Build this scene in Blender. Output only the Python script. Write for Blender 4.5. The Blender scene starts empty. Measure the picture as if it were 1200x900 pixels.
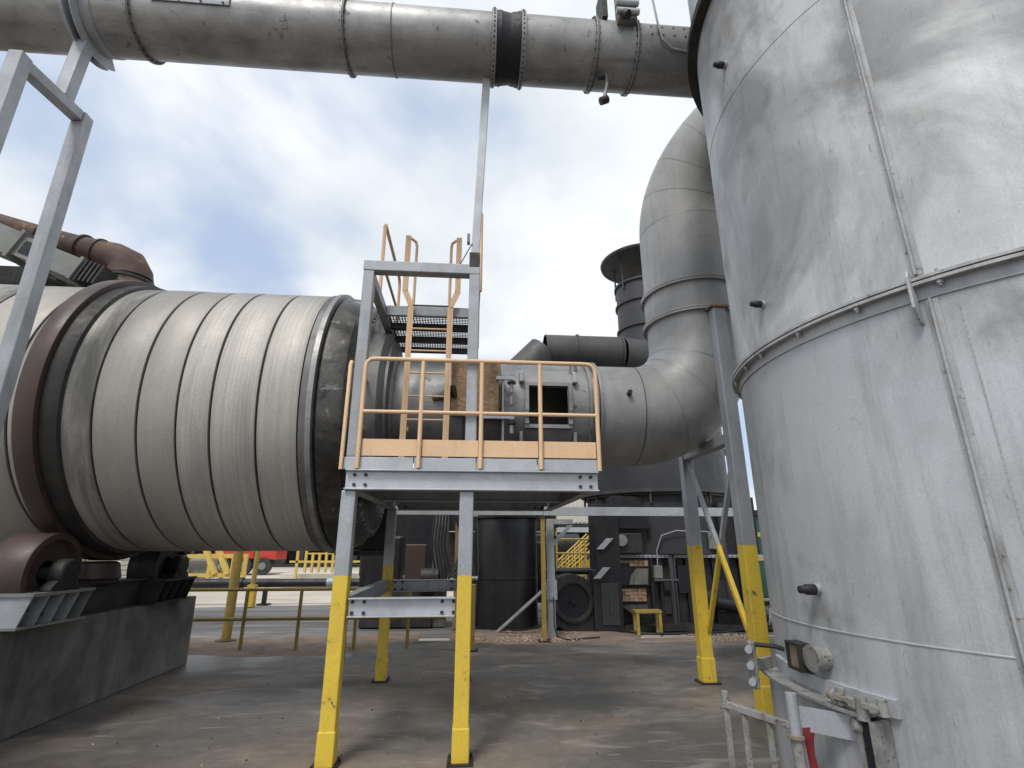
import bpy, math, random
from mathutils import Vector, Matrix, Quaternion
random.seed(7)
sc = bpy.context.scene
R_ = math.radians
# ------------------------------------------------------------------ camera
cam_d = bpy.data.cameras.new('camera'); cam = bpy.data.objects.new('camera', cam_d)
sc.collection.objects.link(cam); sc.camera = cam
cam_d.sensor_width = 36.0; cam_d.lens = 18.3; cam_d.clip_start = 0.05; cam_d.clip_end = 2000
cam.location = (0, 0, 1.68)
cam.rotation_euler = (R_(90 + 17.3), 0, R_(-4.65))
# ------------------------------------------------------------------ sky, sun, exposure
SUN_EL, SUN_AZ = 56.0, 208.0          # azimuth clockwise from +Y: behind the camera, a little left
world = bpy.data.worlds.new('World'); sc.world = world; world.use_nodes = True
wn, wl = world.node_tree.nodes, world.node_tree.links
wn.clear()
def WN(t, **k):
    n = wn.new(t)
    for a, b in k.items(): setattr(n, a, b)
    return n
w_out = WN('ShaderNodeOutputWorld'); w_bg = WN('ShaderNodeBackground'); w_bg.inputs['Strength'].default_value = 0.10
sky = WN('ShaderNodeTexSky', sky_type='NISHITA', sun_disc=False, sun_elevation=R_(SUN_EL), sun_rotation=R_(SUN_AZ))
sky.air_density = 1.0; sky.dust_density = 1.5; sky.ozone_density = 1.5
tc = WN('ShaderNodeTexCoord'); sep = WN('ShaderNodeSeparateXYZ'); wl.new(tc.outputs['Generated'], sep.inputs[0])
zadd = WN('ShaderNodeMath', operation='ADD'); zadd.inputs[1].default_value = 0.35; wl.new(sep.outputs['Z'], zadd.inputs[0])
zmax = WN('ShaderNodeMath', operation='MAXIMUM'); zmax.inputs[1].default_value = 0.12; wl.new(zadd.outputs[0], zmax.inputs[0])
dx = WN('ShaderNodeMath', operation='DIVIDE'); wl.new(sep.outputs['X'], dx.inputs[0]); wl.new(zmax.outputs[0], dx.inputs[1])
dy = WN('ShaderNodeMath', operation='DIVIDE'); wl.new(sep.outputs['Y'], dy.inputs[0]); wl.new(zmax.outputs[0], dy.inputs[1])
cmb = WN('ShaderNodeCombineXYZ'); wl.new(dx.outputs[0], cmb.inputs[0]); wl.new(dy.outputs[0], cmb.inputs[1])
mp = WN('ShaderNodeMapping'); mp.inputs['Location'].default_value = (5.38, -3.13, -2.60); wl.new(cmb.outputs[0], mp.inputs[0])
n1 = WN('ShaderNodeTexNoise'); n1.inputs['Scale'].default_value = 1.5; n1.inputs['Detail'].default_value = 7; n1.inputs['Roughness'].default_value = 0.46; n1.inputs['Distortion'].default_value = 0.25
wl.new(mp.outputs[0], n1.inputs['Vector'])
r1 = WN('ShaderNodeValToRGB'); r1.color_ramp.elements[0].position = 0.33; r1.color_ramp.elements[1].position = 0.50
r1.color_ramp.interpolation = 'EASE'; wl.new(n1.outputs['Fac'], r1.inputs[0])
mp2 = WN('ShaderNodeMapping'); mp2.inputs['Location'].default_value = (7.3, -2.2, 1.4); wl.new(cmb.outputs[0], mp2.inputs[0])
n2 = WN('ShaderNodeTexNoise'); n2.inputs['Scale'].default_value = 2.0; n2.inputs['Detail'].default_value = 8; n2.inputs['Roughness'].default_value = 0.55
wl.new(mp2.outputs[0], n2.inputs['Vector'])
r2 = WN('ShaderNodeValToRGB'); r2.color_ramp.elements[0].position = 0.36; r2.color_ramp.elements[1].position = 0.64
r2.color_ramp.elements[0].color = (6.3, 6.75, 7.2, 1); r2.color_ramp.elements[1].color = (8.6, 8.75, 8.85, 1)
wl.new(n2.outputs['Fac'], r2.inputs[0])
haz = WN('ShaderNodeMix', data_type='RGBA'); haz.inputs['Factor'].default_value = 0.7   # thin high veil lightens the blue
haz.inputs['B'].default_value = (5.0, 6.0, 7.7, 1); wl.new(sky.outputs[0], haz.inputs['A'])
mx = WN('ShaderNodeMix', data_type='RGBA')
wl.new(r1.outputs[0], mx.inputs['Factor']); wl.new(haz.outputs['Result'], mx.inputs['A']); wl.new(r2.outputs[0], mx.inputs['B'])
wl.new(mx.outputs['Result'], w_bg.inputs['Color']); wl.new(w_bg.outputs[0], w_out.inputs['Surface'])
sun_d = bpy.data.lights.new('sun', 'SUN'); sun_d.energy = 1.8; sun_d.angle = R_(17); sun_d.color = (1.0, 0.96, 0.90)
sun = bpy.data.objects.new('sun', sun_d); sc.collection.objects.link(sun); sun.location = (-8, -12, 25)
sd = Vector((math.sin(R_(SUN_AZ)) * math.cos(R_(SUN_EL)), math.cos(R_(SUN_AZ)) * math.cos(R_(SUN_EL)), math.sin(R_(SUN_EL))))
sun.rotation_euler = sd.to_track_quat('Z', 'Y').to_euler()
sc.view_settings.view_transform = 'Standard'; sc.view_settings.look = 'None'
sc.cycles.max_bounces = 6; sc.cycles.diffuse_bounces = 3; sc.cycles.glossy_bounces = 3; sc.cycles.caustics_reflective = False; sc.cycles.caustics_refractive = False
sc.view_settings.exposure = 0.34; sc.view_settings.gamma = 1.0; sc.view_settings.use_curve_mapping = False

# ------------------------------------------------------------------ mesh helpers
class MB:
    def __init__(s): s.v = []; s.f = []; s.sm = []
    def add(s, vs, fs, smooth=False):
        o = len(s.v); s.v += [tuple(v) for v in vs]
        for f in fs: s.f.append([i + o for i in f]); s.sm.append(smooth)
        return s
    def box(s, x0, x1, y0, y1, z0, z1):
        vs = [(x, y, z) for x in (x0, x1) for y in (y0, y1) for z in (z0, z1)]
        return s.add(vs, [(0,1,3,2),(4,6,7,5),(0,4,5,1),(2,3,7,6),(0,2,6,4),(1,5,7,3)])
    def bar(s, p0, p1, w, h, up=(0,0,1)):
        p0, p1 = Vector(p0), Vector(p1); d = (p1 - p0).normalized(); u = Vector(up)
        if abs(d.dot(u)) > .98: u = Vector((0,1,0))
        a = d.cross(u).normalized(); b = a.cross(d).normalized()
        vs = []
        for p in (p0, p1):
            for i, j in ((-1,-1),(1,-1),(1,1),(-1,1)): vs.append(p + a*(i*w/2) + b*(j*h/2))
        return s.add(vs, [(0,3,2,1),(4,5,6,7),(0,1,5,4),(1,2,6,5),(2,3,7,6),(3,0,4,7)])
    def ibeam(s, p0, p1, w, h, t=.012, up=(0,0,1)):
        p0, p1, u = Vector(p0), Vector(p1), Vector(up)
        o = u * (h/2 - t/2)
        s.bar(p0 + o, p1 + o, w, t, up); s.bar(p0 - o, p1 - o, w, t, up); s.bar(p0, p1, t*.8, h - 2*t, up); return s
    def frames(s, pts, tans=None):
        pts = [Vector(p) for p in pts]; n = len(pts); T = [Vector(t).normalized() for t in tans] if tans else []
        for i in range(0 if not tans else n, n):
            a = pts[max(i-1, 0)]; b = pts[min(i+1, n-1)]
            if 0 < i < n-1: t = (pts[i]-a).normalized() + (b-pts[i]).normalized()
            else: t = b - a
            T.append(t.normalized())
        ref = Vector((0,0,1)) if abs(T[0].z) < .9 else Vector((0,1,0))
        a = T[0].cross(ref).normalized(); out = []
        for i in range(n):
            if i:
                q = T[i-1].rotation_difference(T[i]); a = (q @ a).normalized()
            out.append((pts[i], T[i], a, a.cross(T[i]).normalized()))
        return out
    def tube(s, pts, r, n=12, cap=True, smooth=True, skip=None, tans=None):
        fr = s.frames(pts, tans); m = len(fr); vs = []
        for k, (p, t, a, b) in enumerate(fr):
            rr = r[k] if isinstance(r, (list, tuple)) else r
            for i in range(n):
                th = 2*math.pi*i/n; vs.append(p + a*(rr*math.cos(th)) + b*(rr*math.sin(th)))
        fs = []
        for k in range(m-1):
            for i in range(n):
                if skip and skip(k, i): continue
                j = (i+1) % n; fs.append((k*n+i, k*n+j, (k+1)*n+j, (k+1)*n+i))
        s.add(vs, fs, smooth)
        if cap:
            o = len(s.v) - len(vs)
            s.f.append([o+i for i in range(n)][::-1]); s.sm.append(False)
            s.f.append([o+(m-1)*n+i for i in range(n)]); s.sm.append(False)
        return s
    def lathe(s, prof, o, axis='z', n=48, a0=0, a1=2*math.pi, closed=False, smooth=True):
        # prof: list of (radius, along-axis)
        o = Vector(o); full = abs(a1 - a0 - 2*math.pi) < 1e-6; m = n if full else n+1; vs = []
        for (r, h) in prof:
            for i in range(m):
                th = a0 + (a1-a0)*i/n; c, q = r*math.cos(th), r*math.sin(th)
                vs.append(o + (Vector((c,q,h)) if axis == 'z' else Vector((h,c,q)) if axis == 'x' else Vector((q,h,c))))
        fs = []; K = len(prof)
        for k in range(K if closed else K-1):
            k2 = (k+1) % K
            for i in range(n):
                j = (i+1) % m; fs.append((k*m+i, k*m+j, k2*m+j, k2*m+i))
        s.add(vs, fs, smooth)
        if closed and not full:
            b = len(s.v) - len(vs)
            s.f.append([b+k*m for k in range(K)]); s.sm.append(False)
            s.f.append([b+k*m+n for k in range(K)][::-1]); s.sm.append(False)
        return s
    def prism(s, poly, d):      # polygon of 3D points extruded along vector d
        n = len(poly); d = Vector(d); P = [Vector(p) for p in poly]
        vs = P + [p + d for p in P]
        fs = [tuple(range(n))[::-1], tuple(range(n, 2*n))] + [(i, (i+1) % n, (i+1) % n + n, i+n) for i in range(n)]
        return s.add(vs, fs)
    def bolt(s, p, d, r=.014, h=.012):
        p, d = Vector(p), Vector(d).normalized(); return s.tube([p - d*.004, p + d*h], r, 6, True, False)

COL = sc.collection
SIZE = None      # (factor, z offset): set while a thing drawn at another size is built
def empty(name, label, cat, loc, group=None):
    o = bpy.data.objects.new(name, None); COL.objects.link(o); o.location = loc; o.empty_display_size = .2
    o['label'] = label; o['category'] = cat
    if group: o['group'] = group
    return o
def root_loc(o):
    l = Vector(o.location)
    while o.parent: o = o.parent; l += Vector(o.location)
    return l
def build(mb, name, mat, parent=None, loc=None, bevel=0, label=None, cat=None, group=None, kind=None, sharp=35):
    base = root_loc(parent) if parent else Vector(loc or (0,0,0))
    me = bpy.data.meshes.new(name)
    if SIZE:
        k, dz = SIZE; mb.v = [(v[0]*k, v[1]*k, v[2]*k+dz) for v in mb.v]
    me.from_pydata([(v[0]-base.x, v[1]-base.y, v[2]-base.z) for v in mb.v], [], mb.f)
    me.polygons.foreach_set('use_smooth', [True]*len(mb.f) if any(mb.sm) else mb.sm)
    me.validate(); me.update()
    if any(mb.sm): me.set_sharp_from_angle(angle=R_(sharp))
    me.materials.append(mat)
    o = bpy.data.objects.new(name, me); COL.objects.link(o)
    import bmesh
    bm = bmesh.new(); bm.from_mesh(me); bmesh.ops.recalc_face_normals(bm, faces=bm.faces); bm.to_mesh(me); bm.free()
    if parent: o.parent = parent
    else: o.location = base
    if bevel:
        m = o.modifiers.new('bevel', 'BEVEL'); m.width = bevel; m.segments = 2; m.limit_method = 'ANGLE'; m.angle_limit = R_(40)
    if label: o['label'] = label
    if cat: o['category'] = cat
    if group: o['group'] = group
    if kind: o['kind'] = kind
    return o

# ------------------------------------------------------------------ materials
class NT:
    def __init__(s, name):
        s.m = bpy.data.materials.new(name); s.m.use_nodes = True; s.t = s.m.node_tree; s.n = s.t.nodes; s.l = s.t.links
        s.b = s.n['Principled BSDF']; s.tc = s.n.new('ShaderNodeTexCoord'); s.co = s.tc.outputs['Object']
    def mapping(s, scale=(1,1,1), loc=(0,0,0), rot=(0,0,0)):
        m = s.n.new('ShaderNodeMapping'); m.inputs['Scale'].default_value = scale; m.inputs['Location'].default_value = loc; m.inputs['Rotation'].default_value = rot
        s.l.new(s.co, m.inputs[0]); return m.outputs[0]
    def noise(s, scale, detail=6, rough=.6, vec=None, dist=0):
        n = s.n.new('ShaderNodeTexNoise'); n.inputs['Scale'].default_value = scale; n.inputs['Detail'].default_value = detail
        n.inputs['Roughness'].default_value = rough; n.inputs['Distortion'].default_value = dist
        s.l.new(vec if vec is not None else s.co, n.inputs['Vector']); return n.outputs['Fac']
    def ramp(s, fac, p0, p1, c0=(0,0,0), c1=(1,1,1)):
        r = s.n.new('ShaderNodeValToRGB'); e = r.color_ramp.elements
        e[0].position, e[1].position = p0, p1; e[0].color = (*c0, 1); e[1].color = (*c1, 1)
        s.l.new(fac, r.inputs[0]); return r.outputs[0]
    def mix(s, fac, a, b, mode='MIX'):
        m = s.n.new('ShaderNodeMix'); m.data_type = 'RGBA'; m.blend_type = mode
        for k, v in (('Factor', fac), ('A', a), ('B', b)):
            if isinstance(v, (int, float)): m.inputs[k].default_value = v
            elif isinstance(v, tuple): m.inputs[k].default_value = (*v, 1)
            else: s.l.new(v, m.inputs[k])
        return m.outputs['Result']
    def math(s, op, a, b=0.0, clamp=False):
        m = s.n.new('ShaderNodeMath'); m.operation = op; m.use_clamp = clamp
        for i, v in ((0, a), (1, b)):
            if isinstance(v, (int, float)): m.inputs[i].default_value = v
            else: s.l.new(v, m.inputs[i])
        return m.outputs[0]
    def xyz(s):
        x = s.n.new('ShaderNodeSeparateXYZ'); s.l.new(s.co, x.inputs[0]); return x.outputs
    def bump(s, h, strength, dist=.01):
        b = s.n.new('ShaderNodeBump'); b.inputs['Strength'].default_value = strength; b.inputs['Distance'].default_value = dist
        s.l.new(h, b.inputs['Height'])
        if s.b.inputs['Normal'].is_linked: s.l.new(s.b.inputs['Normal'].links[0].from_socket, b.inputs['Normal'])
        s.l.new(b.outputs[0], s.b.inputs['Normal'])
    def out(s, col, rough, metal=0, spec=.5):
        for k, v in (('Base Color', col), ('Roughness', rough), ('Metallic', metal), ('Specular IOR Level', spec)):
            if isinstance(v, tuple): s.b.inputs[k].default_value = (*v, 1)
            elif isinstance(v, (int, float)): s.b.inputs[k].default_value = v
            else: s.l.new(v, s.b.inputs[k])
        return s.m

def worn(name, c1, c2, c3=None, scale=1.5, amt=(.38, .68), rough=(.45, .7), metal=0., grain=.1, streak=None, streak_s=(6,6,.5), bump=.15, spot=.62, seed=0):
    t = NT(name)
    big = t.ramp(t.noise(scale, 7, .62, t.mapping(loc=(seed, seed*.7, 0)), .4), *amt)
    col = t.mix(big, c1, c2)
    if streak:
        st = t.ramp(t.noise(1.0, 5, .6, t.mapping(streak_s, (seed, 3, 0))), .52, .74); col = t.mix(t.math('MULTIPLY', st, .7), col, streak)
    if c3:
        sp = t.ramp(t.noise(scale*5, 6, .7, t.mapping(loc=(5+seed, 2, 1)), .3), spot, spot+.08); col = t.mix(sp, col, c3)
    fine = t.noise(60, 4, .6)
    col = t.mix(grain, col, t.ramp(fine, .3, .7), 'OVERLAY')
    rg = t.ramp(t.noise(scale*3, 4, .6), .3, .7, (rough[0],)*3, (rough[1],)*3)
    if bump: t.bump(t.noise(25, 5, .6), bump, .004)
    return t.out(col, rg, metal)

M = {}
M['galv'] = worn('galvanised_steel', (.40,.42,.45), (.30,.32,.34), (.20,.19,.18), 2.5, rough=(.45,.65), metal=.25, streak=(.24,.23,.22), spot=.68)
M['galv_bright'] = worn('bright_galvanised', (.52,.54,.57), (.40,.42,.44), None, 2.5, rough=(.38,.55), metal=.35)
M['duct'] = worn('weathered_duct', (.36,.36,.36), (.21,.21,.212), (.10,.098,.095), 1.5, rough=(.40,.58), metal=.45, streak=(.12,.12,.12), streak_s=(1.2,5,5), spot=.61)
M['duct_dark'] = worn('sooty_duct', (.20,.20,.195), (.10,.10,.10), (.30,.30,.29), 1.6, rough=(.45,.65), metal=.3, streak=(.05,.05,.05), spot=.68)
M['elbow'] = worn('elbow_duct', (.38,.38,.38), (.29,.29,.292), (.12,.12,.118), 1.6, rough=(.46,.64), metal=.28, streak=(.24,.24,.235), spot=.68, seed=4)
M['tan'] = worn('tan_paint', (.80,.55,.34), (.72,.49,.30), (.42,.28,.18), 3, rough=(.5,.68), spot=.66, streak=(.60,.40,.25))
M['yellow'] = worn('safety_yellow', (.60,.42,.04), (.46,.32,.04), (.16,.12,.05), 4, rough=(.4,.6), spot=.66)
M['yellow_dirty_shaded'] = worn('dirty_shaded_yellow', (.38,.27,.06), (.24,.18,.06), (.10,.08,.05), 5, rough=(.5,.7), spot=.6)  # dirty paint; on the stairs it also carries their shade
M['yellow_pale'] = worn('faded_yellow', (.62,.44,.10), (.52,.38,.10), None, 3)
M['black'] = worn('black_paint', (.007,.007,.010), (.014,.014,.017), (.05,.048,.046), 2.0, rough=(.4,.62), spot=.72, streak=(.028,.027,.026), grain=.06)
M['black_dusty'] = worn('dusty_black', (.012,.012,.013), (.040,.038,.036), (.12,.112,.10), 2.2, rough=(.5,.8), spot=.66, streak=(.06,.057,.053), grain=.06)
M['dark_metal'] = worn('dark_metal', (.022,.021,.021), (.048,.045,.042), (.12,.10,.085), 4, rough=(.45,.7), metal=.2, spot=.68)
M['charcoal'] = worn('charcoal_duct', (.052,.052,.054), (.080,.079,.078), (.13,.125,.12), 1.6, rough=(.45,.65), metal=.15, streak=(.035,.035,.035), spot=.66, grain=.08)
M['charcoal_blue'] = worn('charcoal_chimney', (.030,.031,.037), (.042,.043,.049), (.07,.07,.07), 1.6, rough=(.45,.65), spot=.70, grain=.06)
M['rubber'] = worn('black_fabric_joint', (.003,.0035,.008), (.006,.007,.014), None, 6, rough=(.5,.7), bump=.5)
M['concrete_dark'] = worn('stained_concrete', (.20,.195,.185), (.060,.059,.057), (.30,.29,.27), 1.1, rough=(.8,.95), streak=(.04,.04,.04), streak_s=(2.5,2.5,.25), spot=.67, bump=.5)
M['rust'] = worn('rusty_steel', (.095,.050,.036), (.048,.032,.029), (.30,.16,.075), 1.4, rough=(.6,.85), spot=.60, metal=.1)
M['rust_tan'] = worn('rusty_tan_steel', (.28,.23,.18), (.15,.11,.08), (.35,.20,.10), 3.0, rough=(.7,.9), spot=.6)
M['grey_paint'] = worn('grey_painted_box', (.22,.23,.215), (.15,.158,.15), (.08,.08,.075), 1.5, rough=(.5,.7), spot=.7)
M['tyre_brown'] = worn('brown_oxide_steel', (.078,.052,.046), (.048,.035,.033), (.13,.085,.06), 1.6, rough=(.42,.6), metal=.15, spot=.70)
M['red'] = worn('red_paint', (.50,.045,.025), (.38,.04,.025), None, 1.5, rough=(.35,.55))
M['tyre'] = worn('rubber_tyre', (.02,.02,.02), (.05,.048,.045), None, 4, rough=(.7,.9))
M['white_sheet'] = worn('cream_siding', (.62,.60,.52), (.55,.53,.46), None, .8, rough=(.5,.7))
M['green'] = worn('green_paint', (.02,.10,.07), (.03,.075,.055), None, 3, rough=(.4,.6))
M['brick'] = worn('fire_brick', (.42,.28,.19), (.30,.18,.12), (.50,.40,.32), 6, rough=(.8,.95))
M['cloth_red'] = worn('red_cloth', (.17,.010,.014), (.10,.008,.010), None, 5, rough=(.8,.95))
M['wood'] = worn('old_wood_post', (.26,.19,.11), (.18,.13,.08), (.08,.06,.04), 4, rough=(.7,.9), streak=(.12,.09,.05))

def mat_leg(zc, name):      # galvanised steel dipped in safety yellow below zc
    t = NT(name)
    g = t.mix(t.ramp(t.noise(2.5, 6, .6), .38, .68), (.42,.44,.47), (.32,.34,.36))
    st = t.ramp(t.noise(1, 5, .6, t.mapping((7,7,.7))), .55, .75); g = t.mix(t.math('MULTIPLY', st, .5), g, (.24,.23,.22))
    y = t.mix(t.ramp(t.noise(4, 6, .65), .4, .7), (.74,.53,.06), (.64,.45,.06))
    chip = t.ramp(t.noise(8, 7, .75, None, .4), .61, .66)
    y = t.mix(chip, y, (.13,.10,.06))
    dirt = t.ramp(t.noise(3, 6, .7, t.mapping((3,3,1.2), (2,2,2))), .56, .74); y = t.mix(t.math('MULTIPLY', dirt, .65), y, (.30,.23,.09))
    edge = t.math('ADD', t.xyz()['Z'], t.math('MULTIPLY', t.math('SUBTRACT', t.noise(9, 5, .65), .5), .06))
    f = t.math('GREATER_THAN', edge, zc)
    col = t.mix(f, y, g); col = t.mix(.12, col, t.ramp(t.noise(70, 4, .6), .3, .7), 'OVERLAY')
    t.bump(t.noise(30, 5, .6), .12, .004)
    return t.out(col, t.ramp(t.noise(6, 4, .6), .3, .7, (.4,)*3, (.6,)*3), t.math('MULTIPLY', f, .25))

def mat_drum(name, c1, c2, stain=None, lines=.5, seed=0):   # aluminium wrapper: lap lines round the drum, dust on top, smears
    t = NT(name); X = t.xyz()
    col = t.mix(t.ramp(t.noise(.9, 6, .6, t.mapping((1,1,1), (seed,seed,0))), .35, .7), c1, c2)
    ln = t.noise(1, 3, .55, t.mapping((46, .5, .5), (seed*3,0,0)))
    col = t.mix(lines*.14, col, t.ramp(ln, .3, .7), 'OVERLAY')
    sm = t.ramp(t.noise(2.2, 6, .6, t.mapping((1.6,.35,.35), (4+seed,0,0)), .6), .55, .78)
    col = t.mix(t.math('MULTIPLY', sm, .35), col, (.15,.145,.135))
    if stain:
        s2 = t.ramp(t.noise(1.2, 7, .62, t.mapping((3.2,.5,.4), (seed,0,2)), .7), .42, .62); col = t.mix(t.math('MULTIPLY', s2, .8), col, stain)
    col = t.mix(.10, col, t.ramp(t.noise(50, 4, .6), .3, .7), 'OVERLAY')
    t.bump(ln, .25*lines, .006); t.bump(t.noise(3, 3, .5), .2, .02)
    return t.out(col, t.ramp(t.noise(3, 4, .6), .3, .7, (.50,)*3, (.64,)*3), .18)

def mat_tower(name, c1, c2, smear, seed, amt):   # silver painted steel: broad soot smears, vertical grime runs, rust weeps, scratches
    t = NT(name)
    col = t.mix(t.ramp(t.noise(.8, 5, .55, t.mapping(loc=(seed,0,0)), .4), .36, .66), c1, c2)
    s1 = t.ramp(t.noise(.9, 7, .60, t.mapping((1.0,1.0,.7), (seed,1,3), (.5,.5,0)), .6), amt[0], amt[1])
    col = t.mix(t.math('MULTIPLY', s1, .85), col, smear)
    s2 = t.ramp(t.noise(1.0, 7, .66, t.mapping((5.5,5.5,.42), (1,seed,3)), .3), .50, .72)
    col = t.mix(t.math('MULTIPLY', s2, .7), col, tuple(c*.58 for c in c2))
    s3 = t.ramp(t.noise(2.6, 6, .62, t.mapping((1,1,.55), (seed,5,1), (.35,.5,0)), .5), .48, .70)
    col = t.mix(t.math('MULTIPLY', s3, .45), col, tuple(c*.72 for c in c2))
    dk = t.ramp(t.noise(1.5, 5, .6, t.mapping(loc=(2.6,seed,8))), .57, .70); col = t.mix(t.math('MULTIPLY', dk, .65), col, (.15,.145,.14))
    ru = t.ramp(t.noise(1, 6, .6, t.mapping((10,10,.4), (seed,7,0))), .64, .76); col = t.mix(t.math('MULTIPLY', ru, .5), col, (.30,.235,.16))
    sc_ = t.ramp(t.noise(1, 2, .5, t.mapping((60,60,5), (seed,0,0), (.6,.2,.3)), 1.2), .73, .745)
    col = t.mix(t.math('MULTIPLY', sc_, .7), col, (.10,.10,.10))
    col = t.mix(.08, col, t.ramp(t.noise(80, 3, .6), .3, .7), 'OVERLAY')
    t.bump(t.noise(1.6, 2, .5), .35, .03); t.bump(t.noise(40, 3, .6), .06, .003)
    return t.out(col, t.ramp(t.noise(3, 4, .6), .3, .7, (.42,)*3, (.62,)*3), .18)

M['tower_low'] = mat_tower('silver_tower_lower', (.50,.522,.548), (.43,.452,.478), (.31,.32,.335), 3.0, (.48,.68))
M['tower_up'] = mat_tower('silver_tower_upper', (.58,.598,.615), (.48,.495,.512), (.18,.185,.195), 9.0, (.42,.60))
M['tower_trim'] = worn('silver_trim', (.44,.45,.465), (.31,.315,.32), (.13,.115,.10), 4, rough=(.42,.6), metal=.2, spot=.60, streak=(.20,.185,.165), streak_s=(14,14,2))
M['dirty_trim'] = worn('dirty_silver_trim', (.34,.34,.335), (.19,.185,.175), (.09,.075,.06), 7, rough=(.45,.65), metal=.25, spot=.57, streak=(.11,.10,.085), streak_s=(18,18,4))

def mat_osb():
    t = NT('strand_board'); v = t.n.new('ShaderNodeTexVoronoi'); v.inputs['Scale'].default_value = 26
    t.l.new(t.mapping((1,1,1.6), rot=(0,.5,0)), v.inputs['Vector'])
    col = t.mix(t.ramp(v.outputs['Color'], .2, .8), (.25,.155,.085), (.38,.26,.16)); col = t.mix(t.ramp(t.noise(3, 5, .6), .45, .7), col, (.16,.10,.06))
    t.bump(v.outputs['Distance'], .4, .004); return t.out(col, .85)
M['osb'] = mat_osb()

def mat_dark_end():
    t = NT('scuffed_drum_end')
    col = t.mix(t.ramp(t.noise(2.0, 7, .65, None, .6), .40, .62), (.030,.029,.028), (.115,.112,.108))
    w = t.ramp(t.noise(3.2, 9, .72, t.mapping((.7,1,1)), 1.2), .58, .68); col = t.mix(t.math('MULTIPLY', w, .85), col, (.42,.42,.41))
    r = t.ramp(t.noise(2.4, 6, .65, t.mapping(loc=(8,1,2)), .4), .60, .72); col = t.mix(t.math('MULTIPLY', r, .6), col, (.17,.11,.06))
    t.bump(t.noise(6, 6, .65), .5, .02); return t.out(col, t.ramp(t.noise(5, 4, .6), .3, .7, (.3,)*3, (.6,)*3), .35)
M['drum_end'] = mat_dark_end()

def mat_ground():
    t = NT('yard_dust')
    col = t.mix(t.ramp(t.noise(.12, 6, .6), .38, .62), (.55,.50,.44), (.40,.36,.31))
    col = t.mix(t.ramp(t.noise(.6, 7, .65, t.mapping((.35,1.6,1))), .55, .7), col, (.26,.24,.22))
    t.bump(t.noise(8, 6, .6), .5, .03); return t.out(col, .95)
def mat_pad():
    t = NT('stained_concrete_pad')
    a = t.noise(.55, 7, .62, t.mapping((.6,1.1,1), (2.5,1,0)), .6)
    col = t.mix(t.ramp(a, .36, .62), (.095,.089,.083), (.165,.154,.142))
    br = t.ramp(t.noise(.6, 7, .64, t.mapping((.8,1.2,1), (9,3.3,0)), .5), .46, .64); col = t.mix(t.math('MULTIPLY', br, .85), col, (.225,.178,.140))
    st = t.ramp(t.noise(1.1, 8, .66, t.mapping((.6,1.7,1), (1,1,0), (0,0,.4)), 1.4), .54, .68); col = t.mix(t.math('MULTIPLY', st, .7), col, (.34,.31,.285))
    wet = t.ramp(t.noise(.42, 6, .58, t.mapping((.7,1.2,1), (4,8.1,0)), .4), .46, .58); col = t.mix(t.math('MULTIPLY', wet, .55), col, (.055,.052,.050))
    sc_ = t.ramp(t.noise(1, 4, .55, t.mapping((1.2,16,1), (2,2,0), (0,0,.5)), 2.2), .64, .70); col = t.mix(t.math('MULTIPLY', sc_, .45), col, (.36,.34,.32))
    dk = t.ramp(t.noise(20, 5, .7, t.mapping(loc=(3,3,3))), .66, .72); col = t.mix(t.math('MULTIPLY', dk, .7), col, (.03,.028,.026))
    col = t.mix(.25, col, t.ramp(t.noise(4.5, 7, .74, None, .6), .25, .75), 'OVERLAY')
    col = t.mix(.25, col, t.ramp(t.noise(90, 3, .65), .3, .7), 'OVERLAY')
    t.bump(t.noise(14, 6, .7), .6, .014); t.bump(a, .3, .05)
    rg = t.mix(wet, (.80,)*3, (.40,)*3); return t.out(col, rg, 0, .4)
def mat_road():
    t = NT('yard_asphalt')
    col = t.mix(t.ramp(t.noise(.5, 7, .62, t.mapping((.3,1.6,1)), .5), .36, .6), (.075,.073,.072), (.17,.165,.16))
    st = t.ramp(t.noise(.8, 8, .68, t.mapping((.35,2.4,1), (3,0,0)), 1.0), .55, .68); col = t.mix(t.math('MULTIPLY', st, .8), col, (.42,.39,.35))
    t.bump(t.noise(20, 6, .65), .4, .01); return t.out(col, .85)
def mat_dirt():
    t = NT('brown_sawdust')
    col = t.mix(t.ramp(t.noise(2.4, 8, .66, None, .4), .36, .66), (.25,.185,.14), (.13,.10,.08))
    col = t.mix(t.ramp(t.noise(40, 5, .7), .60, .70), col, (.36,.29,.22)); t.bump(t.noise(35, 6, .7), .7, .02); return t.out(col, .97)
M['ground'] = mat_ground(); M['pad'] = mat_pad(); M['road'] = mat_road(); M['dirt'] = mat_dirt()
M['chip'] = worn('wood_chips', (.42,.33,.23), (.25,.19,.13), None, 9, rough=(.9,.98))

# ------------------------------------------------------------------ ground
def sheet(name, x0, x1, y0, y1, z, mat, nx=1, ny=1, wob=0, label=None):
    mb = MB(); vs = []; rnd = random.Random(5)
    for j in range(ny+1):
        for i in range(nx+1):
            x = x0+(x1-x0)*i/nx; y = y0+(y1-y0)*j/ny
            if wob and j in (0, ny): y += wob*(rnd.random()-.5)*2
            vs.append((x, y, z))
    mb.add(vs, [(j*(nx+1)+i, j*(nx+1)+i+1, (j+1)*(nx+1)+i+1, (j+1)*(nx+1)+i) for j in range(ny) for i in range(nx)])
    return build(mb, name, mat, kind='structure')
sheet('ground', -700, 700, -300, 1100, -.03, M['ground'])
sheet('concrete_pad', -22, 22, -14, 10.75, 0, M['pad'])
sheet('asphalt_road', -70, 40, 11.1, 17.2, -.022, M['road'], 60, 1, .25)
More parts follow.
